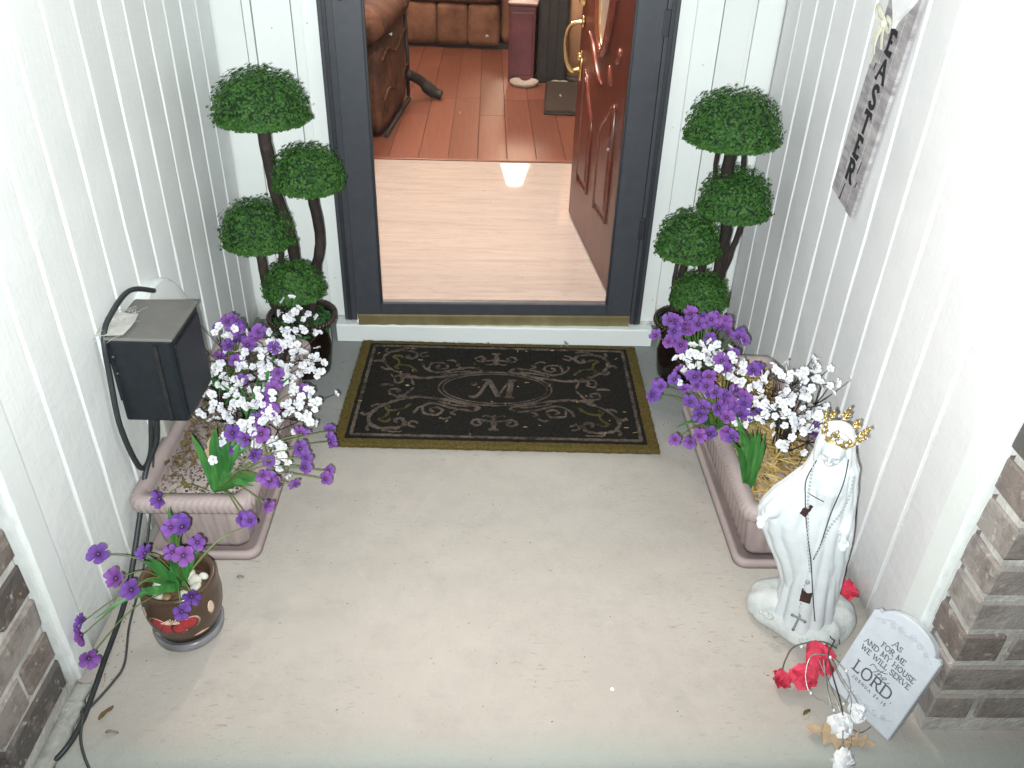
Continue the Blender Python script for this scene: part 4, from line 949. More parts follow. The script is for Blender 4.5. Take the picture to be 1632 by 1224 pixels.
# ------------------------------------------------------------------ small glazed pot
def small_pot():
    px, py = -.612, 1.190
    t = thing('flower_pot', 'brown glazed flower pot with a red painted blossom', 'flower pot', (px, py, 0))
    prof = [(.050, .022), (.058, .026), (.068, .050), (.0745, .078), (.0765, .100), (.0750, .122), (.0725, .136), (.0745, .146), (.0745, .155), (.071, .160), (.064, .157), (.061, .14), (.063, .10)]
    MB().lathe(prof, 48).build('pot', 'brown_glaze', t, True)
    MB().lathe([(.056, .001), (.062, .003), (.069, .012), (.0705, .028), (.066, .030), (.060, .020), (.04, .018)], 48).build('saucer', 'grey_glaze', t, True)
    def rad(z):
        for (r0, z0), (r1, z1) in zip(prof[1:7], prof[2:8]):
            if z0 <= z <= z1: return r0+(r1-r0)*(z-z0)/(z1-z0)
        return .066
    fa = math.atan2(-py, -px)   # roughly towards the walk
    fa = math.atan2(-1, .05)
    def on(u, v, off):
        a = fa+u/.07; r = rad(v)+off; return (r*cos(a), r*sin(a), v)
    def patch(poly, mat, name, off, p=t):
        c = Vector((sum(q[0] for q in poly)/len(poly), sum(q[1] for q in poly)/len(poly))); n = len(poly); rg = []
        for k in (1, .66, .33, .05): rg.append([on(c.x+(x-c.x)*k, c.y+(y-c.y)*k, off) for x, y in poly])
        return MB().loft(rg, True).build(name, mat, p, True)
    petals = []
    cx, cz = .0, .104
    for a, l, w_ in ((R(-172), .040, .016), (R(-120), .036, .015), (R(-62), .034, .015), (R(-10), .044, .017)):
        base = Vector((cx, cz-.002)); d = Vector((cos(a), sin(a)*.8)); nn = Vector((-d.y, d.x)); o = []
        for i in range(16):
            th = 2*PI*i/16; u = .5-.5*cos(th); wv = w_*sin(th)*(.55+.6*u)
            p = base+d*(l*u+.003)+nn*wv; o.append((p.x, p.y))
        pt = patch([(base.x+(x-base.x)*1.09+d.x*.000, base.y+(z-base.y)*1.09) for x, z in o], 'pot_cream', 'petal_outline', .0008)
        patch(o, 'pot_red', 'petal', .0016)
    mb = MB()
    for i in range(11):
        a = R(8+164*i/10); p0 = Vector((cx, cz)); l = random.uniform(.012, .017)
        mb.tube([on(p0.x+cos(a)*l*k, p0.y+sin(a)*l*k*.8, .0022) for k in (0, .5, 1)], .0009, 5); mb.sphere(on(p0.x+cos(a)*l, p0.y+sin(a)*l*.8, .0024), .0016, 5, 4)
    mb.build('stamens', 'pot_cream', t, True, kind='stuff')
    for u0, v0, w_, h_ in ((.075, .105, .008, .018), (-.062, .112, .010, .012), (.05, .052, .018, .004), (-.05, .05, .014, .004)):
        patch([(u0+w_*cos(i*PI/6), v0+h_*sin(i*PI/6)) for i in range(12)], 'pot_cream', 'glaze_fleck', .0009)
    MB().lathe([(.056, .100), (.057, .126), (.03, .128), (.005, .129)], 24).build('soil', 'soil', t, True)
    for i, (x, y, s) in enumerate(((-.030, -.030, .017), (-.012, -.036, .013), (.028, .012, .018), (.036, -.010, .014), (.012, .030, .016), (-.020, .022, .018), (.0, .008, .014), (-.040, .0, .015), (.02, -.03, .015), (.044, .02, .010))):
        mb = MB().sphere((0, 0, 0), (s, s*.75, s*.5), 10, 8); mb.v = [tuple(Vector(v)*(1+.16*noise.noise(Vector(v)*60+Vector((i, 0, 0))))) for v in mb.v]
        mb.build('stone', 'stone_brown' if i == 1 else 'river_stone', t, True, loc=(x, y, .131+.005*(i % 2)), rot=(rnd(.5), rnd(.5), rnd(3)))
    purple_bunch('purple flowers with striped leaves in the brown glazed pot', (px+.006, py-.004, .140), SP,
                 [(-.700, 1.10, .165), (-.735, 1.085, .15), (-.655, 1.155, .235), (-.64, 1.15, .25), (-.598, 1.20, .33), (-.66, 1.13, .20), (-.585, 1.14, .20), (-.62, 1.11, .19), (-.60, 1.15, .24), (-.585, 1.16, .25)], 2, 9, 2, .0075, .10)
    s = MB(); blade(s, (0, 0, 0), Vector((-.492, 1.285, .21))-Vector((px, py, .14)), .0022); s.build('long_stem', 'green_stem', bpy.data.objects[[o.name for o in bpy.data.objects if o.get('label', '').startswith('purple flowers with striped')][0]], True)
small_pot()

# ------------------------------------------------------------------ statue
def statue():
    ang = math.atan2(-.42, .9075); ax = Vector((.675, 1.215, 0))
    t = thing('statue', 'white plaster statue of a veiled woman wearing a gold crown', 'statue', ax, ang)
    def lerp(tab, z):
        for (z0, *a), (z1, *b) in zip(tab, tab[1:]):
            if z <= z1: u = max(0, (z-z0)/(z1-z0)); return [x+(y-x)*u for x, y in zip(a, b)]
        return tab[-1][1:]
    mb = MB()
    # robe: z, centre, half width, front, back
    robe = [(.035, .018, .060, .056, .04), (.07, .018, .056, .052, .04), (.16, .012, .049, .047, .04), (.26, .004, .043, .043, .038), (.33, -.004, .036, .036, .034), (.355, -.006, .034, .033, .032), (.39, -.008, .037, .037, .03), (.415, -.010, .034, .032, .028), (.432, -.013, .022, .022, .022), (.45, -.016, .015, .016, .018)]
    rg = []; n = 96
    for i in range(70):
        z = .035+.415*i/69; c, hw, fr, bk = lerp(robe, z); r = []
        am = .13 if z < .33 else (.13*max(0, (.40-z)/.07)+.03)
        for j in range(n):
            a = 2*PI*j/n; f = 1+am*(abs(sin(a*5.5+.9*sin(z*9)+.35*noise.noise((z*8, a, 0))))-.45)+.02*noise.noise((cos(a)*3, sin(a)*3, z*18))
            r.append((c+hw*cos(a)*f, -.004+(bk if sin(a) > 0 else fr)*sin(a)*f, z))
        rg.append(r)
    mb.loft(rg)
    # mantle: z, left, right, front edge, back
    man = [(.04, -.040, .070, -.030, .052), (.053, -.042, .073, -.032, .054), (.112, -.048, .074, -.036, .054), (.148, -.058, .071, -.040, .053), (.177, -.073, .068, -.043, .052), (.225, -.098, .067, -.046, .050), (.261, -.119, .064, -.047, .048), (.289, -.125, .061, -.046, .046), (.312, -.119, .057, -.043, .045), (.337, -.107, .052, -.039, .044), (.373, -.084, .047, -.033, .042), (.405, -.064, .040, -.028, .040), (.430, -.056, .037, -.022, .040), (.448, -.053, .028, -.014, .040), (.47, -.053, .019, -.009, .040), (.495, -.051, .016, -.006, .037), (.515, -.040, .004, 0, .030), (.523, -.026, -.010, .004, .018)]
    rg = []
    for i in range(84):
        z = .04+.483*i/83; L, Rr, fr, bk = lerp(man, z); c = (L+Rr)/2; r = []
        for j in range(n):
            a = 2*PI*j/n; ex = (Rr-L)/2; cy = (fr+bk)/2; ey = (bk-fr)/2
            am = .15 if z < .40 else .15*max(0, (.46-z)/.06)+.02
            wing = max(0, -cos(a))
            f = 1+am*(abs(sin(a*8+5*(z-.3)*cos(a)+.8*noise.noise((z*9, a, 5))))-.5)*(1-.35*wing)
            sx = abs(cos(a))**.85*(1 if cos(a) > 0 else -1); sy = abs(sin(a))**.9*(1 if sin(a) > 0 else -1)
            r.append((c+ex*sx*(1+(f-1)*.35)+.002*noise.noise((z*30, a*2, 1)), cy+ey*sy*f, z))
        rg.append(r)
    mb.loft(rg)
    # sleeves, forearms and hands held low with open palms
    for s, sh, el, wr in ((-1, (-.040, -.010, .395), (-.078, -.018, .335), (-.104, -.040, .300)), (1, (.022, -.006, .395), (.038, -.012, .340), (.043, -.036, .300))):
        mb.tube(bez([sh, el, wr], 6), [.016, .016, .016, .016, .016, .016, .016, .0165, .017, .017, .016, .011, .007] if s < 0 else [.012]*9+[.012, .011, .009, .006], 12)
        w = Vector(wr); d = (Vector(wr)-Vector(el)).normalized(); pd = (d+Vector((0, -.5, -.25))).normalized(); side = pd.cross(Vector((0, -.6, .8))).normalized()
        mb.sphere(w+pd*.008, (.0075, .0065, .009), 8, 6)
        for k in range(4):
            b0 = w+pd*.013+side*(k-1.5)*.0042; ln = (.013, .016, .015, .011)[k]
            mb.tube([b0, b0+pd*ln*.55, b0+pd*ln*.9+Vector((0, 0, -.003))], [.0026, .0024, .0018], 6)
        b0 = w+pd*.006-side*.007*s; mb.tube([b0, b0+pd*.006-side*.004*s, b0+pd*.011-side*.004*s], [.003, .0026, .002], 6)
    # head bowed under the veil
    hc = Vector((-.019, -.012, .474)); T = Matrix.Translation(hc) @ Matrix.Rotation(R(16), 4, 'X') @ Matrix.Rotation(R(-6), 4, 'Z')
    mb.sphere((0, 0, 0), (.0225, .0245, .0305), 20, 16, 0, T)
    mb.sphere((0, -.010, -.018), (.0135, .012, .012), 12, 10, 0, T)
    mb.tube([T @ Vector((0, -.0235, .006)), T @ Vector((0, -.0275, -.003)), T @ Vector((0, -.0285, -.007))], [.0026, .0033, .0038], 8)
    for s in (-1, 1):
        mb.tube([T @ Vector((s*.003, -.0245, .0085)), T @ Vector((s*.010, -.0238, .010)), T @ Vector((s*.016, -.0195, .007))], .0022, 6)
        mb.sphere((s*.0085, -.0215, .0035), (.0042, .0028, .0026), 8, 6, 0, T); mb.sphere((s*.011, -.018, -.007), (.007, .006, .007), 8, 6, 0, T)
    mb.tube([T @ Vector((-.0062, -.0225, -.0155)), T @ Vector((0, -.0250, -.0150)), T @ Vector((.0062, -.0225, -.0155))], .0021, 6)
    mb.tube([T @ Vector((-.0045, -.0220, -.0195)), T @ Vector((0, -.0238, -.0195)), T @ Vector((.0045, -.0220, -.0195))], .0021, 6)
    mb.tube(bez([(-.042, -.004, .43), (-.047, -.012, .47), (-.040, -.014, .502), (-.020, -.018, .515), (.0, -.014, .502), (.010, -.010, .47), (.016, -.006, .43)], 6), .0058, 8)
    body = mb.build('figure', 'statue', t, True)
    rm = body.modifiers.new('fuse', 'REMESH'); rm.mode = 'VOXEL'; rm.voxel_size = .0017; rm.use_smooth_shade = True
    sm = body.modifiers.new('soften', 'SMOOTH'); sm.factor = .5; sm.iterations = 2
    # rock
    mb = MB(); nn = 48
    cp_ = [Vector((x, y, 0)) for x, y in ((-.104, .014), (-.088, -.026), (-.048, -.050), (.012, -.072), (.062, -.066), (.104, -.030), (.130, .030), (.118, .078), (.060, .104), (-.03, .100), (-.085, .062))]
    loop = bez(cp_[-2:]+cp_+cp_[:3], 8)[16:16+88]
    out = [(loop[int(i*88/nn)].x, loop[int(i*88/nn)].y) for i in range(nn)]
    rg = []
    for i, (k, z) in enumerate(((.97, .001), (1.0, .014), (.97, .030), (.90, .046), (.78, .058), (.62, .066), (.40, .070), (.15, .071))):
        rg.append([(.02+(x-.02)*k+.013*noise.noise((x*34, y*34, z*40)), y*k+.013*noise.noise((x*34, y*34, z*40+9)), max(.001, z*(1-.25*max(0, -y/.09)*(1-k*.5))+.013*noise.noise((x*30*k, y*30*k, 4))*(i > 1))) for x, y in out])
    rock = mb.loft(rg).build('rock_base', 'rock', t, True); subsurf(rock, 1)
    # relief flowers on the rock
    r2 = MB()
    for u, v in ((-.060, -.045), (-.048, -.052), (.03, -.075), (.045, -.068)):
        for k in range(5): a = 2*PI*k/5; r2.sphere((u+.006*cos(a), v+.004*sin(a), .047 if v > -.06 else .034), (.005, .004, .004), 6, 5)
    r2.build('relief_flowers', 'rock', t, True)
    bpy.context.view_layer.update(); dg = bpy.context.evaluated_depsgraph_get()
    bvs = [BVHTree.FromObject(o, dg) for o in (body, rock)]
    view = (t.matrix_world.inverted().to_3x3() @ Vector((.62, 1.12, -.95))).normalized()
    def on(u, z, off=.002, plane=-.05):
        o = Vector((u, plane, z))-view*.4; best = None
        for bv in bvs:
            h = bv.ray_cast(o, view)
            if h[0] is not None and (best is None or h[3] < best[1]): best = (h[0], h[3])
        return (best[0]-view*off) if best else Vector((u, plane, z))
    def chain(pts, step):
        q = bez([Vector((u, 0, z)) for u, z in pts], 12); out = []; acc = step
        for a, b in zip(q, q[1:]):
            l = (b-a).length; d = step-acc
            while d < l: p = a.lerp(b, d/l); out.append((p.x, p.z)); d += step
            acc = (l-(d-step))
        return out
    mb = MB()
    for pts in ([(-.048, .461), (-.045, .422), (-.039, .374), (-.031, .336), (-.018, .276), (-.007, .237), (.003, .201)], [(.026, .454), (.029, .411), (.023, .362), (.013, .327), (.008, .282), (.002, .241)]):
        for u, z in chain(pts, .0088): mb.sphere(on(u, z, .0018), .0027, 7, 5)
    mb.sphere(on(.004, .173), (.005, .004, .006), 8, 6)
    for u, z in ((.001, .162), (.003, .15), (.004, .11), (.004, .10)): mb.sphere(on(u, z), .0022, 6, 5)
    mb.build('rosary_beads', 'bead', t, True, kind='stuff')
    c = MB()
    c.tube([on(u, z, .0018) for u, z in chain([(-.045, .470), (-.053, .42), (-.045, .377), (-.032, .325), (-.014, .267), (.0, .223), (.022, .14), (.040, .075)], .008)], .0012, 5)
    c.tube([on(u, z, .0018) for u, z in chain([(.008, .490), (.012, .433), (.007, .356), (.006, .276), (.001, .229)], .008)], .0012, 5)
    c.tube([on(u, z, .0018) for u, z in chain([(-.04, .389), (-.022, .383), (-.007, .379)], .005)], .0010, 5)
    c.build('scapular_cord', 'cord', t, True)
    def patch(name, u, z, wd, h, tw, mat):
        X = Matrix.Translation(on(u, z, .0045)) @ (-view).to_track_quat('Z', 'Y').to_matrix().to_4x4() @ Matrix.Rotation(R(tw), 4, 'Z')
        g = []
        for i in range(6): g.append([(wd*(-.5+j/3)+.0006*(i % 2), h*(-.5+i/5), .0016*sin(i*1.3+j*.9)) for j in range(4)])
        o = MB().loft(g, False, False, X=X).build(name, mat, t, True); m = o.modifiers.new('thick', 'SOLIDIFY'); m.thickness = .0018
    patch('scapular_patch', -.037, .350, .013, .026, -18, 'scapular'); patch('scapular_patch', .009, .136, .021, .026, 4, 'scapular')
    k = on(.008, .064, .011); X = Matrix.Translation(k) @ (-view).to_track_quat('Z', 'Y').to_matrix().to_4x4() @ Matrix.Rotation(R(-8), 4, 'Z')
    mb = MB(); mb.box((-.0022, -.021, -.001), (.0022, .016, .0015), .0008, X); mb.box((-.0135, .003, -.0012), (.0135, .0075, .0017), .0008, X)
    for x, y in ((0, .016), (0, -.021), (-.0135, .005), (.0135, .005)): mb.sphere((x, y, 0), (.0036, .0036, .0016), 7, 5, 0, X)
    mb.build('crucifix', 'pewter', t)
    # crown
    X = Matrix.Translation((-.018, .004, .494)) @ Matrix.Rotation(R(13), 4, 'Y') @ Matrix.Rotation(R(6), 4, 'X') @ Matrix.Scale(.88, 4)
    mb = MB(); N = 40
    for z in (0, .006, .010): mb.tube([X @ Vector(((.0335+z*.3)*cos(2*PI*i/N), (.0335+z*.3)*sin(2*PI*i/N), z)) for i in range(N+1)], .0017, 6)
    band = MB(); band.loft([[(r*cos(2*PI*i/N), r*sin(2*PI*i/N), z) for i in range(N)] for r, z in ((.0332, 0), (.0352, .010), (.0344, .010), (.0324, 0))], False, X=X)
    cr = band.build('crown', 'gold', t, True)
    for k in range(9):
        a = 2*PI*k/9+.2; tall = k % 2 == 0; H = .044 if tall else .032
        P = lambda da, z: X @ Vector(((.0348+.40*(z-.01)*.9)*cos(a+da), (.0348+.40*(z-.01)*.9)*sin(a+da), z))
        mb.tube([P(0, .010), P(0, H*.5), P(0, H)], [.0016, .0014, .0016], 6)
        for s in (-1, 1):
            mb.tube(bez([P(s*.32, .010), P(s*.10, .018), P(s*.22, .026), P(s*.12, .031), P(s*.04, .027)], 5), .0013, 5)
            mb.sphere(P(s*.12, H*.80), (.0030, .0030, .0038), 6, 5)
        mb.sphere(P(0, H+.002), (.0034, .0034, .0046), 7, 5)
        j = MB(); j.sphere(P(0, .020)+((P(0, .02)-X.translation).normalized())*.002, .0030, 8, 6); j.sphere(P(.17, .012), .0022, 7, 5); j.sphere(P(0, H+.002)+((P(0, .02)-X.translation).normalized())*.0025, .0018, 6, 5)
        j.build('rhinestone', 'rhinestone', cr, True)
    mb.build('filigree', 'gold', cr, True)
    return t
statue()

# ------------------------------------------------------------------ lettering: a small stroke alphabet with serifs
GL = {
 'A': (.9, [[(0, 0), (.42, 1)], [(.42, 1), (.88, 0)], [(.17, .36), (.72, .36)]], [(0, 0), (.88, 0)]),
 'S': (.66, [[(.60, .80), (.52, .95), (.32, 1), (.12, .92), (.06, .74), (.16, .58), (.42, .45), (.58, .30), (.55, .10), (.34, 0), (.12, .04), (.03, .22)]], []),
 'F': (.66, [[(.12, 0), (.12, 1)], [(.12, .98), (.62, .98), (.62, .82)], [(.12, .52), (.46, .52)]], [(.12, 0), (.05, 1)]),
 'O': (.95, [[(.45, 1), (.16, .87), (.05, .5), (.16, .13), (.45, 0), (.74, .13), (.86, .5), (.74, .87), (.45, 1)]], []),
 'R': (.80, [[(.12, 0), (.12, 1)], [(.12, .98), (.45, .98), (.62, .86), (.62, .66), (.45, .52), (.12, .52)], [(.38, .52), (.58, .14), (.78, 0)]], [(.12, 0), (.05, 1), (.78, 0)]),
 'M': (1.05, [[(.10, 0), (.16, 1)], [(.16, 1), (.50, .12)], [(.50, .12), (.86, 1)], [(.86, 1), (.94, 0)]], [(.10, 0), (.94, 0), (.12, 1), (.9, 1)]),
 'E': (.68, [[(.12, 0), (.12, 1)], [(.12, .98), (.60, .98), (.60, .82)], [(.12, .52), (.46, .52)], [(.12, .02), (.62, .02), (.62, .18)]], [(.06, 0), (.06, 1)]),
 'N': (.95, [[(.12, 0), (.12, 1)], [(.12, 1), (.80, 0)], [(.80, 0), (.80, 1)]], [(.12, 0), (.08, 1), (.80, 1)]),
 'D': (.92, [[(.12, 0), (.12, 1)], [(.12, .98), (.48, .98), (.76, .82), (.84, .5), (.76, .18), (.48, .02), (.12, .02)]], [(.05, 0), (.05, 1)]),
 'Y': (.84, [[(.02, 1), (.40, .5)], [(.80, 1), (.40, .5)], [(.40, .5), (.40, 0)]], [(.40, 0), (.02, 1), (.8, 1)]),
 'H': (.95, [[(.12, 0), (.12, 1)], [(.80, 0), (.80, 1)], [(.12, .52), (.80, .52)]], [(.12, 0), (.8, 0), (.12, 1), (.8, 1)]),
 'U': (.88, [[(.12, 1), (.12, .30), (.24, .06), (.45, 0), (.64, .08), (.74, .30), (.74, 1)]], [(.12, 1), (.74, 1)]),
 'W': (1.2, [[(.02, 1), (.30, 0)], [(.30, 0), (.56, .95)], [(.56, .95), (.84, 0)], [(.84, 0), (1.12, 1)]], [(.02, 1), (1.12, 1)]),
 'I': (.34, [[(.15, 0), (.15, 1)]], [(.15, 0), (.15, 1)]),
 'L': (.66, [[(.12, 0), (.12, 1)], [(.12, .02), (.60, .02), (.60, .2)]], [(.12, 1), (.06, 0)]),
 'V': (.88, [[(.02, 1), (.42, 0)], [(.42, 0), (.82, 1)]], [(.02, 1), (.82, 1)]),
 'T': (.82, [[(.40, 0), (.40, 1)], [(.04, .80), (.04, .98), (.76, .98), (.76, .80)]], [(.40, 0)]),
 'J': (.48, [[(.32, 1), (.32, .12), (.16, -.08), (.02, 0)]], [(.32, 1)]),
 '2': (.6, [[(.06, .78), (.18, .98), (.40, .98), (.50, .76), (.06, .02), (.54, .02)]], []),
 '4': (.62, [[(.42, 0), (.42, 1), (.04, .30), (.58, .30)]], []),
 ':': (.3, [[(.12, .12), (.13, .20)], [(.12, .62), (.13, .70)]], []),
 '1': (.42, [[(.06, .80), (.22, 1), (.22, 0)]], [(.22, 0)]),
 '5': (.6, [[(.50, .98), (.14, .98), (.10, .56), (.36, .62), (.54, .34), (.34, .02), (.06, .08)]], []),
 '.': (.3, [[(.10, .04), (.18, .04)]], []), ' ': (.42, [], [])}
def text(mb, s, h, x, y, wd, X, serif=.16, track=.10, center=True, thick=.0006):
    W = sum(GL[c][0]+track for c in s)*h
    cx = x-W/2 if center else x; k = 0
    for c in s:
        adv, strokes, ser = GL[c]
        for p in strokes:
            curved = len(p) > 4
            q = bez([Vector((a, b, 0)) for a, b in p], 5) if curved else [Vector((a, b, 0)) for a, b in p]
            thin = .62 if (len(p) == 2 and (abs(p[0][1]-p[1][1]) < .1 or p[1][0] < p[0][0] or (p[1][1] > p[0][1] and p[1][0] > p[0][0]+.1))) else 1
            z = .00004*(k % 7); k += 1
            mb.ribbon([(cx+v.x*h, y+v.y*h) for v in q], wd*thin, z, z+thick, X)
        for a, b in ser:
            z = .00004*(k % 7); k += 1
            mb.ribbon([(cx+(a-serif)*h, y+b*h), (cx+(a+serif)*h, y+b*h)], wd*.55, z, z+thick, X)
        cx += (adv+track)*h
    return mb
# ------------------------------------------------------------------ plaque
def plaque():
    bl, br = Vector((.700, 1.056, .003)), Vector((.770, .927, .003)); e = (br-bl).normalized(); up = Vector((.0575, .0455, .182)).normalized()
    up = (up-e*up.dot(e)).normalized(); n = e.cross(up).normalized()          # n faces the walk
    if n.y > 0 and n.x > 0: n = -n
    X = Matrix((e, up, n)).transposed().to_4x4(); X.translation = (bl+br)/2
    t = thing('plaque', 'small grey white tombstone shaped plaque with a printed verse', 'plaque'); t.matrix_world = X
    W, H = .0745, .190
    pr = [(-W, 0), (W, 0), (W, H), (W*.93, H+.006), (W*.80, H+.004)]
    for i in range(1, 16): a = i/16*PI; pr.append((W*.80*cos(a), H+.004+.030*sin(a)**1.2))
    pr += [(-W*.80, H+.004), (-W*.93, H+.006), (-W, H)]
    c = Vector((0, .10)); sc = lambda k: [(x*(1-k/W), c.y+(y-c.y)*(1-k/.11)) for x, y in pr]
    mb = MB(); mb.loft([[(x, y, z) for x, y in sc(k)] for k, z in ((.0015, -.020), (0, -.018), (0, -.0025), (.0016, -.0004), (.0045, 0.0))]); mb.build('slab', 'plaque', t)
    for cy, sy in ((H+.006, 1), (.022, -1)):
        fl_ = MB()
        for s in (-1, 1):
            for k in range(3):
                u0 = s*(.012+.017*k); r0 = .0075-.0012*k
                fl_.tube([(u0+r0*(1-i/22)*cos(i*.55*s), cy-.006*k*sy*.8+r0*(1-i/22)*sin(i*.55*s)*sy, .0006) for i in range(18)], .0009, 5)
            fl_.tube(bez([(s*.0, cy-.004*sy, .0006), (s*.03, cy+.006*sy*.4, .0006), (s*.062, cy-.016*sy, .0006)], 8), .0009, 5)
        fl_.build('scroll_relief', 'relief', t, True)
    T = Matrix.Translation((0, 0, .0003)); ln = lambda s, h, y, wd, **k: text(MB(), s, h, 0, y, wd, T, **k).build('lettering', 'ink', t)
    mb = MB(); text(mb, 'A', .0135, -.004, .158, .0017, T); text(mb, 'S', .0095, .0062, .158, .0014, T); mb.build('lettering', 'ink', t)
    ln('FOR ME', .0105, .1415, .0015); ln('AND MY HOUSE', .0105, .1255, .0015); ln('WE WILL SERVE', .0105, .1095, .0015)
    ln('LORD.', .0235, .0635, .0030); ln('JOSHUA 24:15', .0058, .0500, .0009, track=.5)
    s = MB(); sc_ = [[(-.024, .094), (-.020, .102), (-.010, .099), (.004, .102), (.010, .106)], [(-.004, .101), (-.010, .092), (-.016, .086), (-.022, .088)], [(.002, .106), (-.003, .094), (-.006, .086)], [(-.004, .091), (.002, .096), (.004, .092), (.002, .087), (.007, .087)], [(.008, .091), (.013, .094), (.013, .097), (.009, .096), (.007, .091), (.010, .087), (.016, .089), (.022, .094)]]
    for i, p in enumerate(sc_):
        q = bez([Vector((a, b, 0)) for a, b in p], 7); s.ribbon(q, .0012, .00005*i, .0006+.00005*i, T)
    s.build('script_lettering', 'ink', t)
plaque()

# ------------------------------------------------------------------ silk roses on a wire
def rose_mesh(mat, r, sd):
    rs = random.Random(sd); mb = MB()
    for k in range(13):
        th = rs.uniform(0, 2*PI); ph = (.25+1.0*(k/12)**.8)*1.05; d = Vector((sin(ph)*cos(th+k*2.4), sin(ph)*sin(th+k*2.4), cos(ph)))
        X = Matrix.Translation(d*r*(.18+.34*k/12)) @ orient((d+Vector((rs.gauss(0, .25), rs.gauss(0, .25), rs.gauss(0, .25)))).normalized(), rs.uniform(0, 6.3)); s_ = r*rs.uniform(.62, .85); vs = []; o3 = rs.uniform(0, 50)
        for i in range(6):
            for j in range(10):
                a = 2*PI*j/10; q = i/5; e = 1+.16*sin(2*a+o3)+.10*sin(3*a+o3*2); x, y = q*e*cos(a), q*e*sin(a)
                vs.append((s_*x, s_*y, s_*(-.42*q*q+.16*noise.noise((x*2.2+o3, y*2.2, k))+.10*q*sin(5*a+o3))))
        mb.add(vs, [(i*10+j, i*10+(j+1) % 10, i*10+10+(j+1) % 10, i*10+10+j) for i in range(5) for j in range(10)], 0, X)
    mb.sphere((0, 0, 0), r*.42, 10, 8)
    return mb.mesh('rose', mat, True)
def roses():
    spec = [('red_rose', 'red silk rose lying against the back of the statue rock', (.812, 1.275, .035), .026, 'red_silk', (-.4, -.7, .6), 1), ('red_rose', 'largest red silk rose leaning on the plaque edge', (.690, 1.092, .034), .037, 'red_silk', (-.3, -.75, .65), 2),
            ('red_rose', 'crumpled red silk rose below the largest one', (.645, 1.052, .026), .030, 'red_silk', (-.5, -.6, .7), 3), ('red_rose', 'small red silk rose at the loose end of the wire', (.603, 1.052, .020), .022, 'red_silk', (-.9, -.3, .4), 4),
            ('white_rose', 'white silk rose lying over the dry oak leaf', (.686, .946, .024), .027, 'white_silk', (-.5, -.7, .5), 5), ('white_rose', 'round white silk rose at the plaque foot', (.722, .968, .030), .021, 'white_silk', (.1, -.8, .6), 6), ('white_rose', 'white silk rose hanging over the porch nosing', (.662, .872, .022), .026, 'white_silk', (-.2, -.8, .5), 7)]
    for nm, lab, p, r, m, n, sd in spec:
        o = link(nm, rose_mesh(m, r, sd), label=lab, cat='rose', group='silk roses on the wire'); o.matrix_world = Matrix.Translation(p) @ orient(Vector(n).normalized(), sd)
    t = thing('fairy_wire', 'tangled silver fairy light wire linking the silk roses', 'wire', (.67, 1.0, 0)); o = Vector((.67, 1.0, 0))
    for i, (pts, m, r) in enumerate([([(.735, 1.165, .03), (.722, 1.13, .05), (.712, 1.10, .075), (.690, 1.07, .075), (.688, 1.03, .06), (.690, .985, .045), (.687, .955, .04)], 'cord', .0013),
                   ([(.603, 1.06, .03), (.625, 1.10, .02), (.650, 1.125, .03), (.70, 1.125, .045), (.735, 1.12, .03)], 'wire_dark', .0016), ([(.690, 1.07, .07), (.655, 1.065, .075), (.640, 1.04, .05), (.645, 1.01, .03), (.675, .992, .025), (.700, .985, .03), (.712, 1.000, .055), (.712, 1.03, .070), (.695, 1.06, .075)], 'wire', .0013),
                   ([(.688, 1.06, .075), (.70, 1.02, .06), (.712, .985, .045), (.70, .955, .03)], 'wire', .0012), ([(.678, 1.06, .07), (.672, 1.01, .05), (.676, .97, .03), (.684, .945, .03), (.672, .905, .02), (.662, .885, .022)], 'wire', .0013),
                   ([(.668, 1.06, .07), (.680, 1.0, .05), (.69, .96, .03)], 'wire', .001), ([(.812, 1.275, .03), (.80, 1.235, .015), (.790, 1.19, .01), (.762, 1.165, .02), (.745, 1.13, .03)], 'wire_dark', .0013), ([(.690, 1.06, .075), (.705, 1.02, .060), (.718, .99, .05), (.722, .975, .045)], 'wire', .001), ([(.70, .945, .02), (.722, .94, .008), (.742, .945, .02)], 'wire_dark', .0012)]):
        MB().tube([p-o for p in bez(pts, 9)], r, 5).build('strand', m, t, True)
    for p in ((.645, 1.01, .032), (.676, .97, .034), (.700, .985, .033), (.690, 1.06, .076), (.712, 1.03, .073), (.66, 1.118, .036)):
        MB().sphere(Vector(p)-o, (.0030, .0030, .0042), 7, 5).build('bulb', 'rhinestone', t, True)
roses()
def leaf_thing(lab, s, loc, rot, mat, sd=1, grp=None):
    mb = MB(); mb.add(*oak(s, sd)); o = mb.build('dry_leaf', mat, loc=loc, rot=rot, label=lab, cat='leaf'); 
    sm = o.modifiers.new('thick', 'SOLIDIFY'); sm.thickness = .0006
    return o
leaf_thing('pale tan oak leaf under the white silk roses', .052, (.668, .934, .008), (R(4), R(-3), R(70)), 'dry_leaf', 3)
leaf_thing('curled tan oak leaf tip poking out below the plaque', .030, (.715, .925, .008), (R(14), R(8), R(235)), 'dry_leaf', 5)
def slim_leaf(lab, l, wd, loc, rz, mat):
    mb = MB(); n = 9; vs = []
    for i in range(n):
        u = i/(n-1); k = wd*sin(PI*min(1, u*.96+.04))**.8*(1+.3*sin(u*9)); vs += [(-l/2+l*u, -k, .003*sin(u*5)), (-l/2+l*u, 0, .0005+.003*sin(u*5)), (-l/2+l*u, k*.8, .003+.003*sin(u*5))]
    mb.add(vs, [(i*3+j, i*3+j+1, i*3+j+4, i*3+j+3) for i in range(n-1) for j in range(2)])
    o = mb.build('fallen_leaf', mat, loc=loc, rot=(0, 0, rz), label=lab, cat='leaf'); s = o.modifiers.new('thick', 'SOLIDIFY'); s.thickness = .0006
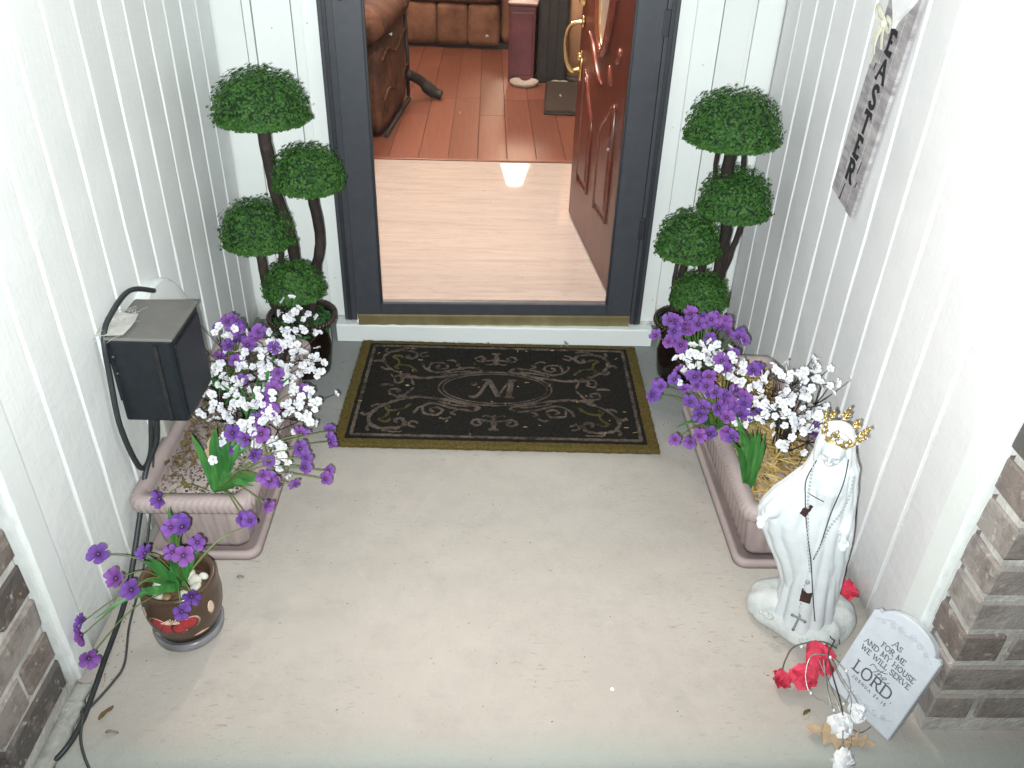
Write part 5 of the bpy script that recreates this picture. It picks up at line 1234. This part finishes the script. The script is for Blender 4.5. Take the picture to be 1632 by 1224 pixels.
slim_leaf('curled brown leaf on the concrete beside the cable', .036, .005, (-.709, .987, .004), R(65), 'dead_leaf')
slim_leaf('small grey leaf near the porch edge by the cable', .024, .0035, (-.682, .945, .004), R(5), 'grey_leaf')
slim_leaf('short brown leaf scrap beside the wire strands', .024, .004, (.636, .988, .004), R(35), 'dead_leaf')
slim_leaf('dark leaf scrap behind the small glazed pot', .016, .004, (-.545, 1.335, .004), R(20), 'grey_leaf')
for i, (x, s) in enumerate(((.27, .014), (.012, .011), (-.04, .010), (.255, .008))):
    leaf_thing(['grey lobed leaf at the threshold above the mat corner scroll', 'small grey leaf on the mat edge below the kick plate', 'grey leaf scrap at the mat back edge', 'pale leaf tip beside the lobed grey leaf'][i], s, (x, 2.372-.004*i, .021), (R(30), 0, R(40+80*i)), 'grey_leaf', 7+i)
leaf_thing('tan seed husk on the mat left of the oval', .007, (-.235, 2.105, .0225), (0, 0, R(80)), 'dry_leaf', 20)
leaf_thing('tan seed husk on the mat near its upper right scroll', .007, (.220, 2.325, .0225), (0, 0, R(100)), 'dry_leaf', 21)

# ------------------------------------------------------------------ electrical box and cables
def elec_box():
    t = thing('electrical_box', 'black plastic electrical box with dusty lid on the siding', 'electrical box', (XL, 1.46, .345), R(-1))
    # local: x out of the wall, y along the wall, z up
    d, w_, h = .150, .165, .200
    MB().box((.018, 0, 0), (d, w_, h), .006).build('case', 'box_navy', t)
    MB().box((.016, -.004, h-.001), (d+.004, w_+.003, h+.006), .003).build('lid', 'lid', t)
    MB().box((.112, -.0035, .003), (.120, .004, h-.012), .0015).build('door_edge', 'soft_black', t)
    MB().box((d-.002, .008, .010), (d+.004, w_-.008, h-.016), .003).build('door', 'box_navy', t)
    MB().box((.02, .010, .012), (d-.03, .012, h-.02), .001).build('seam', 'soft_black', t)
    for y, z in ((.004, .16), (.004, .12)): MB().sphere((.026, -.001, z), (.003, .002, .003), 8, 6).build('screw', 'pewter', t, True)
    MB().box((.0, .03, .03), (.02, .13, .17), .002).build('bracket', 'soft_black', t)
    MB().lathe([(.010, -.022), (.010, -.001), (.0135, -.001), (.0135, .004)], 16, (.065, .040)).build('gland', 'soft_black', t, True)
    mb = MB(); rs = random.Random(2)      # wispy web on the lid's corner
    for i in range(70):
        a = Vector((rs.uniform(.004, .05), rs.uniform(-.004, .11), h+.008+rs.random()*.004)); b = a+Vector((rs.gauss(-.012, .016), rs.gauss(0, .02), rs.gauss(.003, .008))); mb.tube([a, a.lerp(b, .5)+Vector((0, 0, .002)), b], .0004, 3)
    mb.add([(.006+.05*(i % 4)/3+rs.uniform(-.006, .006), .0+.09*(i//4)/3+rs.uniform(-.006, .006), h+.009+rs.uniform(0, .004)) for i in range(16)], [(r*4+c, r*4+c+1, r*4+c+5, r*4+c+4) for r in range(3) for c in range(3)])
    mb.build('cobweb', 'web', t)
    p = thing('outlet_cover', 'white rounded outlet cover on the wall behind the box', 'outlet cover', (XL, 1.80, .33))
    out = [(.215*cos(2*PI*i/48), .285*sin(2*PI*i/48)) for i in range(48)]
    out = [(max(-.12, x), max(-.06, y)) for x, y in out]
    mb = MB(); mb.loft([[(x*k, y*k, z) for x, y in out] for k, z in ((1, .0005), (1, .020), (.975, .028), (.90, .030), (.5, .031))], X=Matrix(((0, 0, 1, 0), (1, 0, 0, -.08), (0, 1, 0, -.075), (0, 0, 0, 1))))
    mb.build('cover', 'trim_paint', p)
    c = thing('power_cable', 'thick dark cable looping under the box and along the wall', 'cable', (-.75, 1.3, 0)); o = Vector((-.75, 1.3, 0))
    def tb(name, pts, r, m): MB().tube([q-o for q in bez(pts, 10)], r, 8).build(name, m, c, True)
    tb('loop', [(-.752, 1.70, .535), (-.768, 1.62, .575), (-.768, 1.52, .575), (-.768, 1.462, .55), (-.770, 1.445, .46), (-.770, 1.432, .35), (-.768, 1.452, .235), (-.765, 1.478, .203), (-.752, 1.498, .235), (-.735, 1.502, .325)], .0058, 'cable')
    tb('drop', [(-.722, 1.50, .325), (-.735, 1.497, .26), (-.762, 1.470, .195), (-.768, 1.395, .115), (-.768, 1.29, .035), (-.764, 1.21, .012), (-.755, 1.10, .0095), (-.748, 1.03, .0095), (-.743, .965, .0095), (-.750, .91, .008), (-.79, .868, -.02), (-.83, .845, -.08)], .0056, 'cable')
    c2 = thing('thin_wire', 'thin dark wire trailing from the wall onto the porch edge', 'wire', (-.72, 1.1, 0)); o2 = Vector((-.72, 1.1, 0))
    MB().tube([q-o2 for q in bez([(-.728, 1.50, .33), (-.756, 1.505, .20), (-.770, 1.46, .09), (-.762, 1.34, .012), (-.742, 1.20, .004), (-.716, 1.10, .004), (-.722, 1.055, .004), (-.742, 1.0, .005), (-.750, .985, .014), (-.742, .968, .016), (-.735, .935, .004), (-.715, .90, .002), (-.690, .868, -.02), (-.68, .860, -.10)], 9)], .0027, 6).build('strand', 'cable_thin', c2, True)
elec_box()

# ------------------------------------------------------------------ hanging sign
def sign():
    # local: x across (towards the door is -x as seen), y up, z out of the wall
    X = Matrix(((0, 0, -1, XR-.013), (-1, 0, 0, 1.834), (0, 1, 0, .73), (0, 0, 0, 1))) @ Matrix.Rotation(R(-7), 4, 'Z')
    t = thing('hanging_sign', 'weathered grey wooden sign lettered EASTER with cream bow', 'sign'); t.matrix_world = X
    W = .070
    for i, (a, b) in enumerate(((-W, -.0256), (-.0253, .0300), (.0303, W))):
        mb = MB(); rg = []
        for k in range(30):
            y = -.003*i+.80*k/29; j = .0008*noise.noise((y*20, i*5, 0)); rg.append([(a+j, y, -.008), (b+j, y, -.008), (b+j, y, -.001), (b-.001+j, y, 0), (a+.001+j, y, 0), (a+j, y, -.001)])
        mb.loft(rg).build('plank', 'weathered', t)
    MB().box((-.06, .06, -.012), (.06, .085, -.0082)).build('batten', 'weathered', t); MB().box((-.06, .6, -.012), (.06, .625, -.0082)).build('batten', 'weathered', t)
    T = Matrix.Translation((0, 0, .0004))
    for i, ch in enumerate('EASTER'):
        h = .044; y = .347-.0565*i
        mb = MB(); text(mb, ch, h, .002+(0.0), y-.01, .0112, T, .14, .0, True, .0008); mb.build('letter', 'sign_ink', t)
    for a, b in (((-.04, .29), (-.038, .305)), ((.035, .085), (.040, .115)), ((.046, .058), (.048, .07)), ((-.012, .0), (-.006, .042))): MB().ribbon([a, b], .003, 0, .0007, T).build('wood_crack', 'sign_ink', t)
    # white heart and raffia bow
    hp = []
    for i in range(48):
        a = 2*PI*i/48; hp.append((.058*sin(a)**3*1.02, 0.455+.0032*(13*cos(a)-5*cos(2*a)-2*cos(3*a)-cos(4*a))*1.25))
    MB().prism(hp, .0004, .009).build('heart', 'white_silk', t)
    bow = MB(); bc = Vector((-.014, .392, .016))
    for pts, wd in (([(0, 0, 0), (-.022, .022, .012), (-.044, .020, .010), (-.040, .002, .006), (-.012, -.002, .004)], .009), ([(0, 0, 0), (.022, .018, .012), (.040, .012, .010), (.034, -.006, .006), (.010, -.002, .004)], .009),
                    ([(0, 0, .002), (-.020, -.020, .006), (-.034, -.052, .002)], .008), ([(0, 0, .002), (-.008, -.030, .006), (-.014, -.072, .002), (-.016, -.084, .002)], .0075), ([(0, 0, .002), (.012, -.020, .006), (.018, -.046, .002)], .009), ([(0, 0, .004), (-.004, -.028, .010), (-.004, -.062, .004)], .006)):
        q = bez(pts, 8); rg = []
        for i, p in enumerate(q):
            tn = (q[min(i+1, len(q)-1)]-q[max(i-1, 0)]).normalized(); sd = tn.cross(Vector((0, 0, 1))); sd = sd.normalized() if sd.length > 1e-4 else Vector((0, 1, 0))
            rg.append([bc+p+sd*wd/2, bc+p-sd*wd/2, bc+p-sd*wd/2+Vector((0, 0, .0012)), bc+p+sd*wd/2+Vector((0, 0, .0012))])
        bow.loft(rg)
    bow.sphere(bc+Vector((0, 0, .005)), (.008, .008, .007), 8, 6); bow.build('bow', 'ribbon', t)
sign()

# ------------------------------------------------------------------ grit and crumbs blown into the porch
def grit():
    rs = random.Random(31); mb = MB()
    def chip(x, y, s):
        X = Matrix.Translation((x, y, .0006)) @ Matrix.Rotation(rs.uniform(0, 6.3), 4, 'Z'); l = s*rs.uniform(1, 3)
        mb.add([(-l, 0, 0), (0, -s*.7, 0), (l, 0, 0), (0, s*.7, 0), (0, 0, s*.8)], [(0, 1, 4), (1, 2, 4), (2, 3, 4), (3, 0, 4)], 0, X)
    for i in range(260):
        k = rs.random()
        if k < .30: x, y = XL+.02+abs(rs.gauss(0, .03)), rs.uniform(1.02, 1.38)
        elif k < .55: x, y = XR-.02-abs(rs.gauss(0, .03)), rs.uniform(.96, 1.40)
        elif k < .75: x, y = rs.choice((-.50+abs(rs.gauss(0, .03)), .575-abs(rs.gauss(0, .03)))), rs.uniform(1.40, 2.1)
        else: x, y = rs.uniform(-.6, .65), rs.uniform(.93, 1.8)
        chip(x, y, rs.uniform(.0006, .0018))
    for i in range(70): chip(rs.choice((-.46, .54))+rs.gauss(0, .035), rs.uniform(1.85, 2.38), rs.uniform(.0008, .0020))
    mb.build('floor_grit', 'dead_leaf', kind='stuff', label='specks of grit and leaf crumbs scattered over the concrete', cat='grit')
    mb = MB().lathe([(.0042, .0), (.0042, .0006), (.003, .001)], 12); mb.build('paper_dot', 'white_silk', loc=(.262, 1.042, .0006), label='tiny white paper dot lying on the open concrete', cat='scrap')
grit()
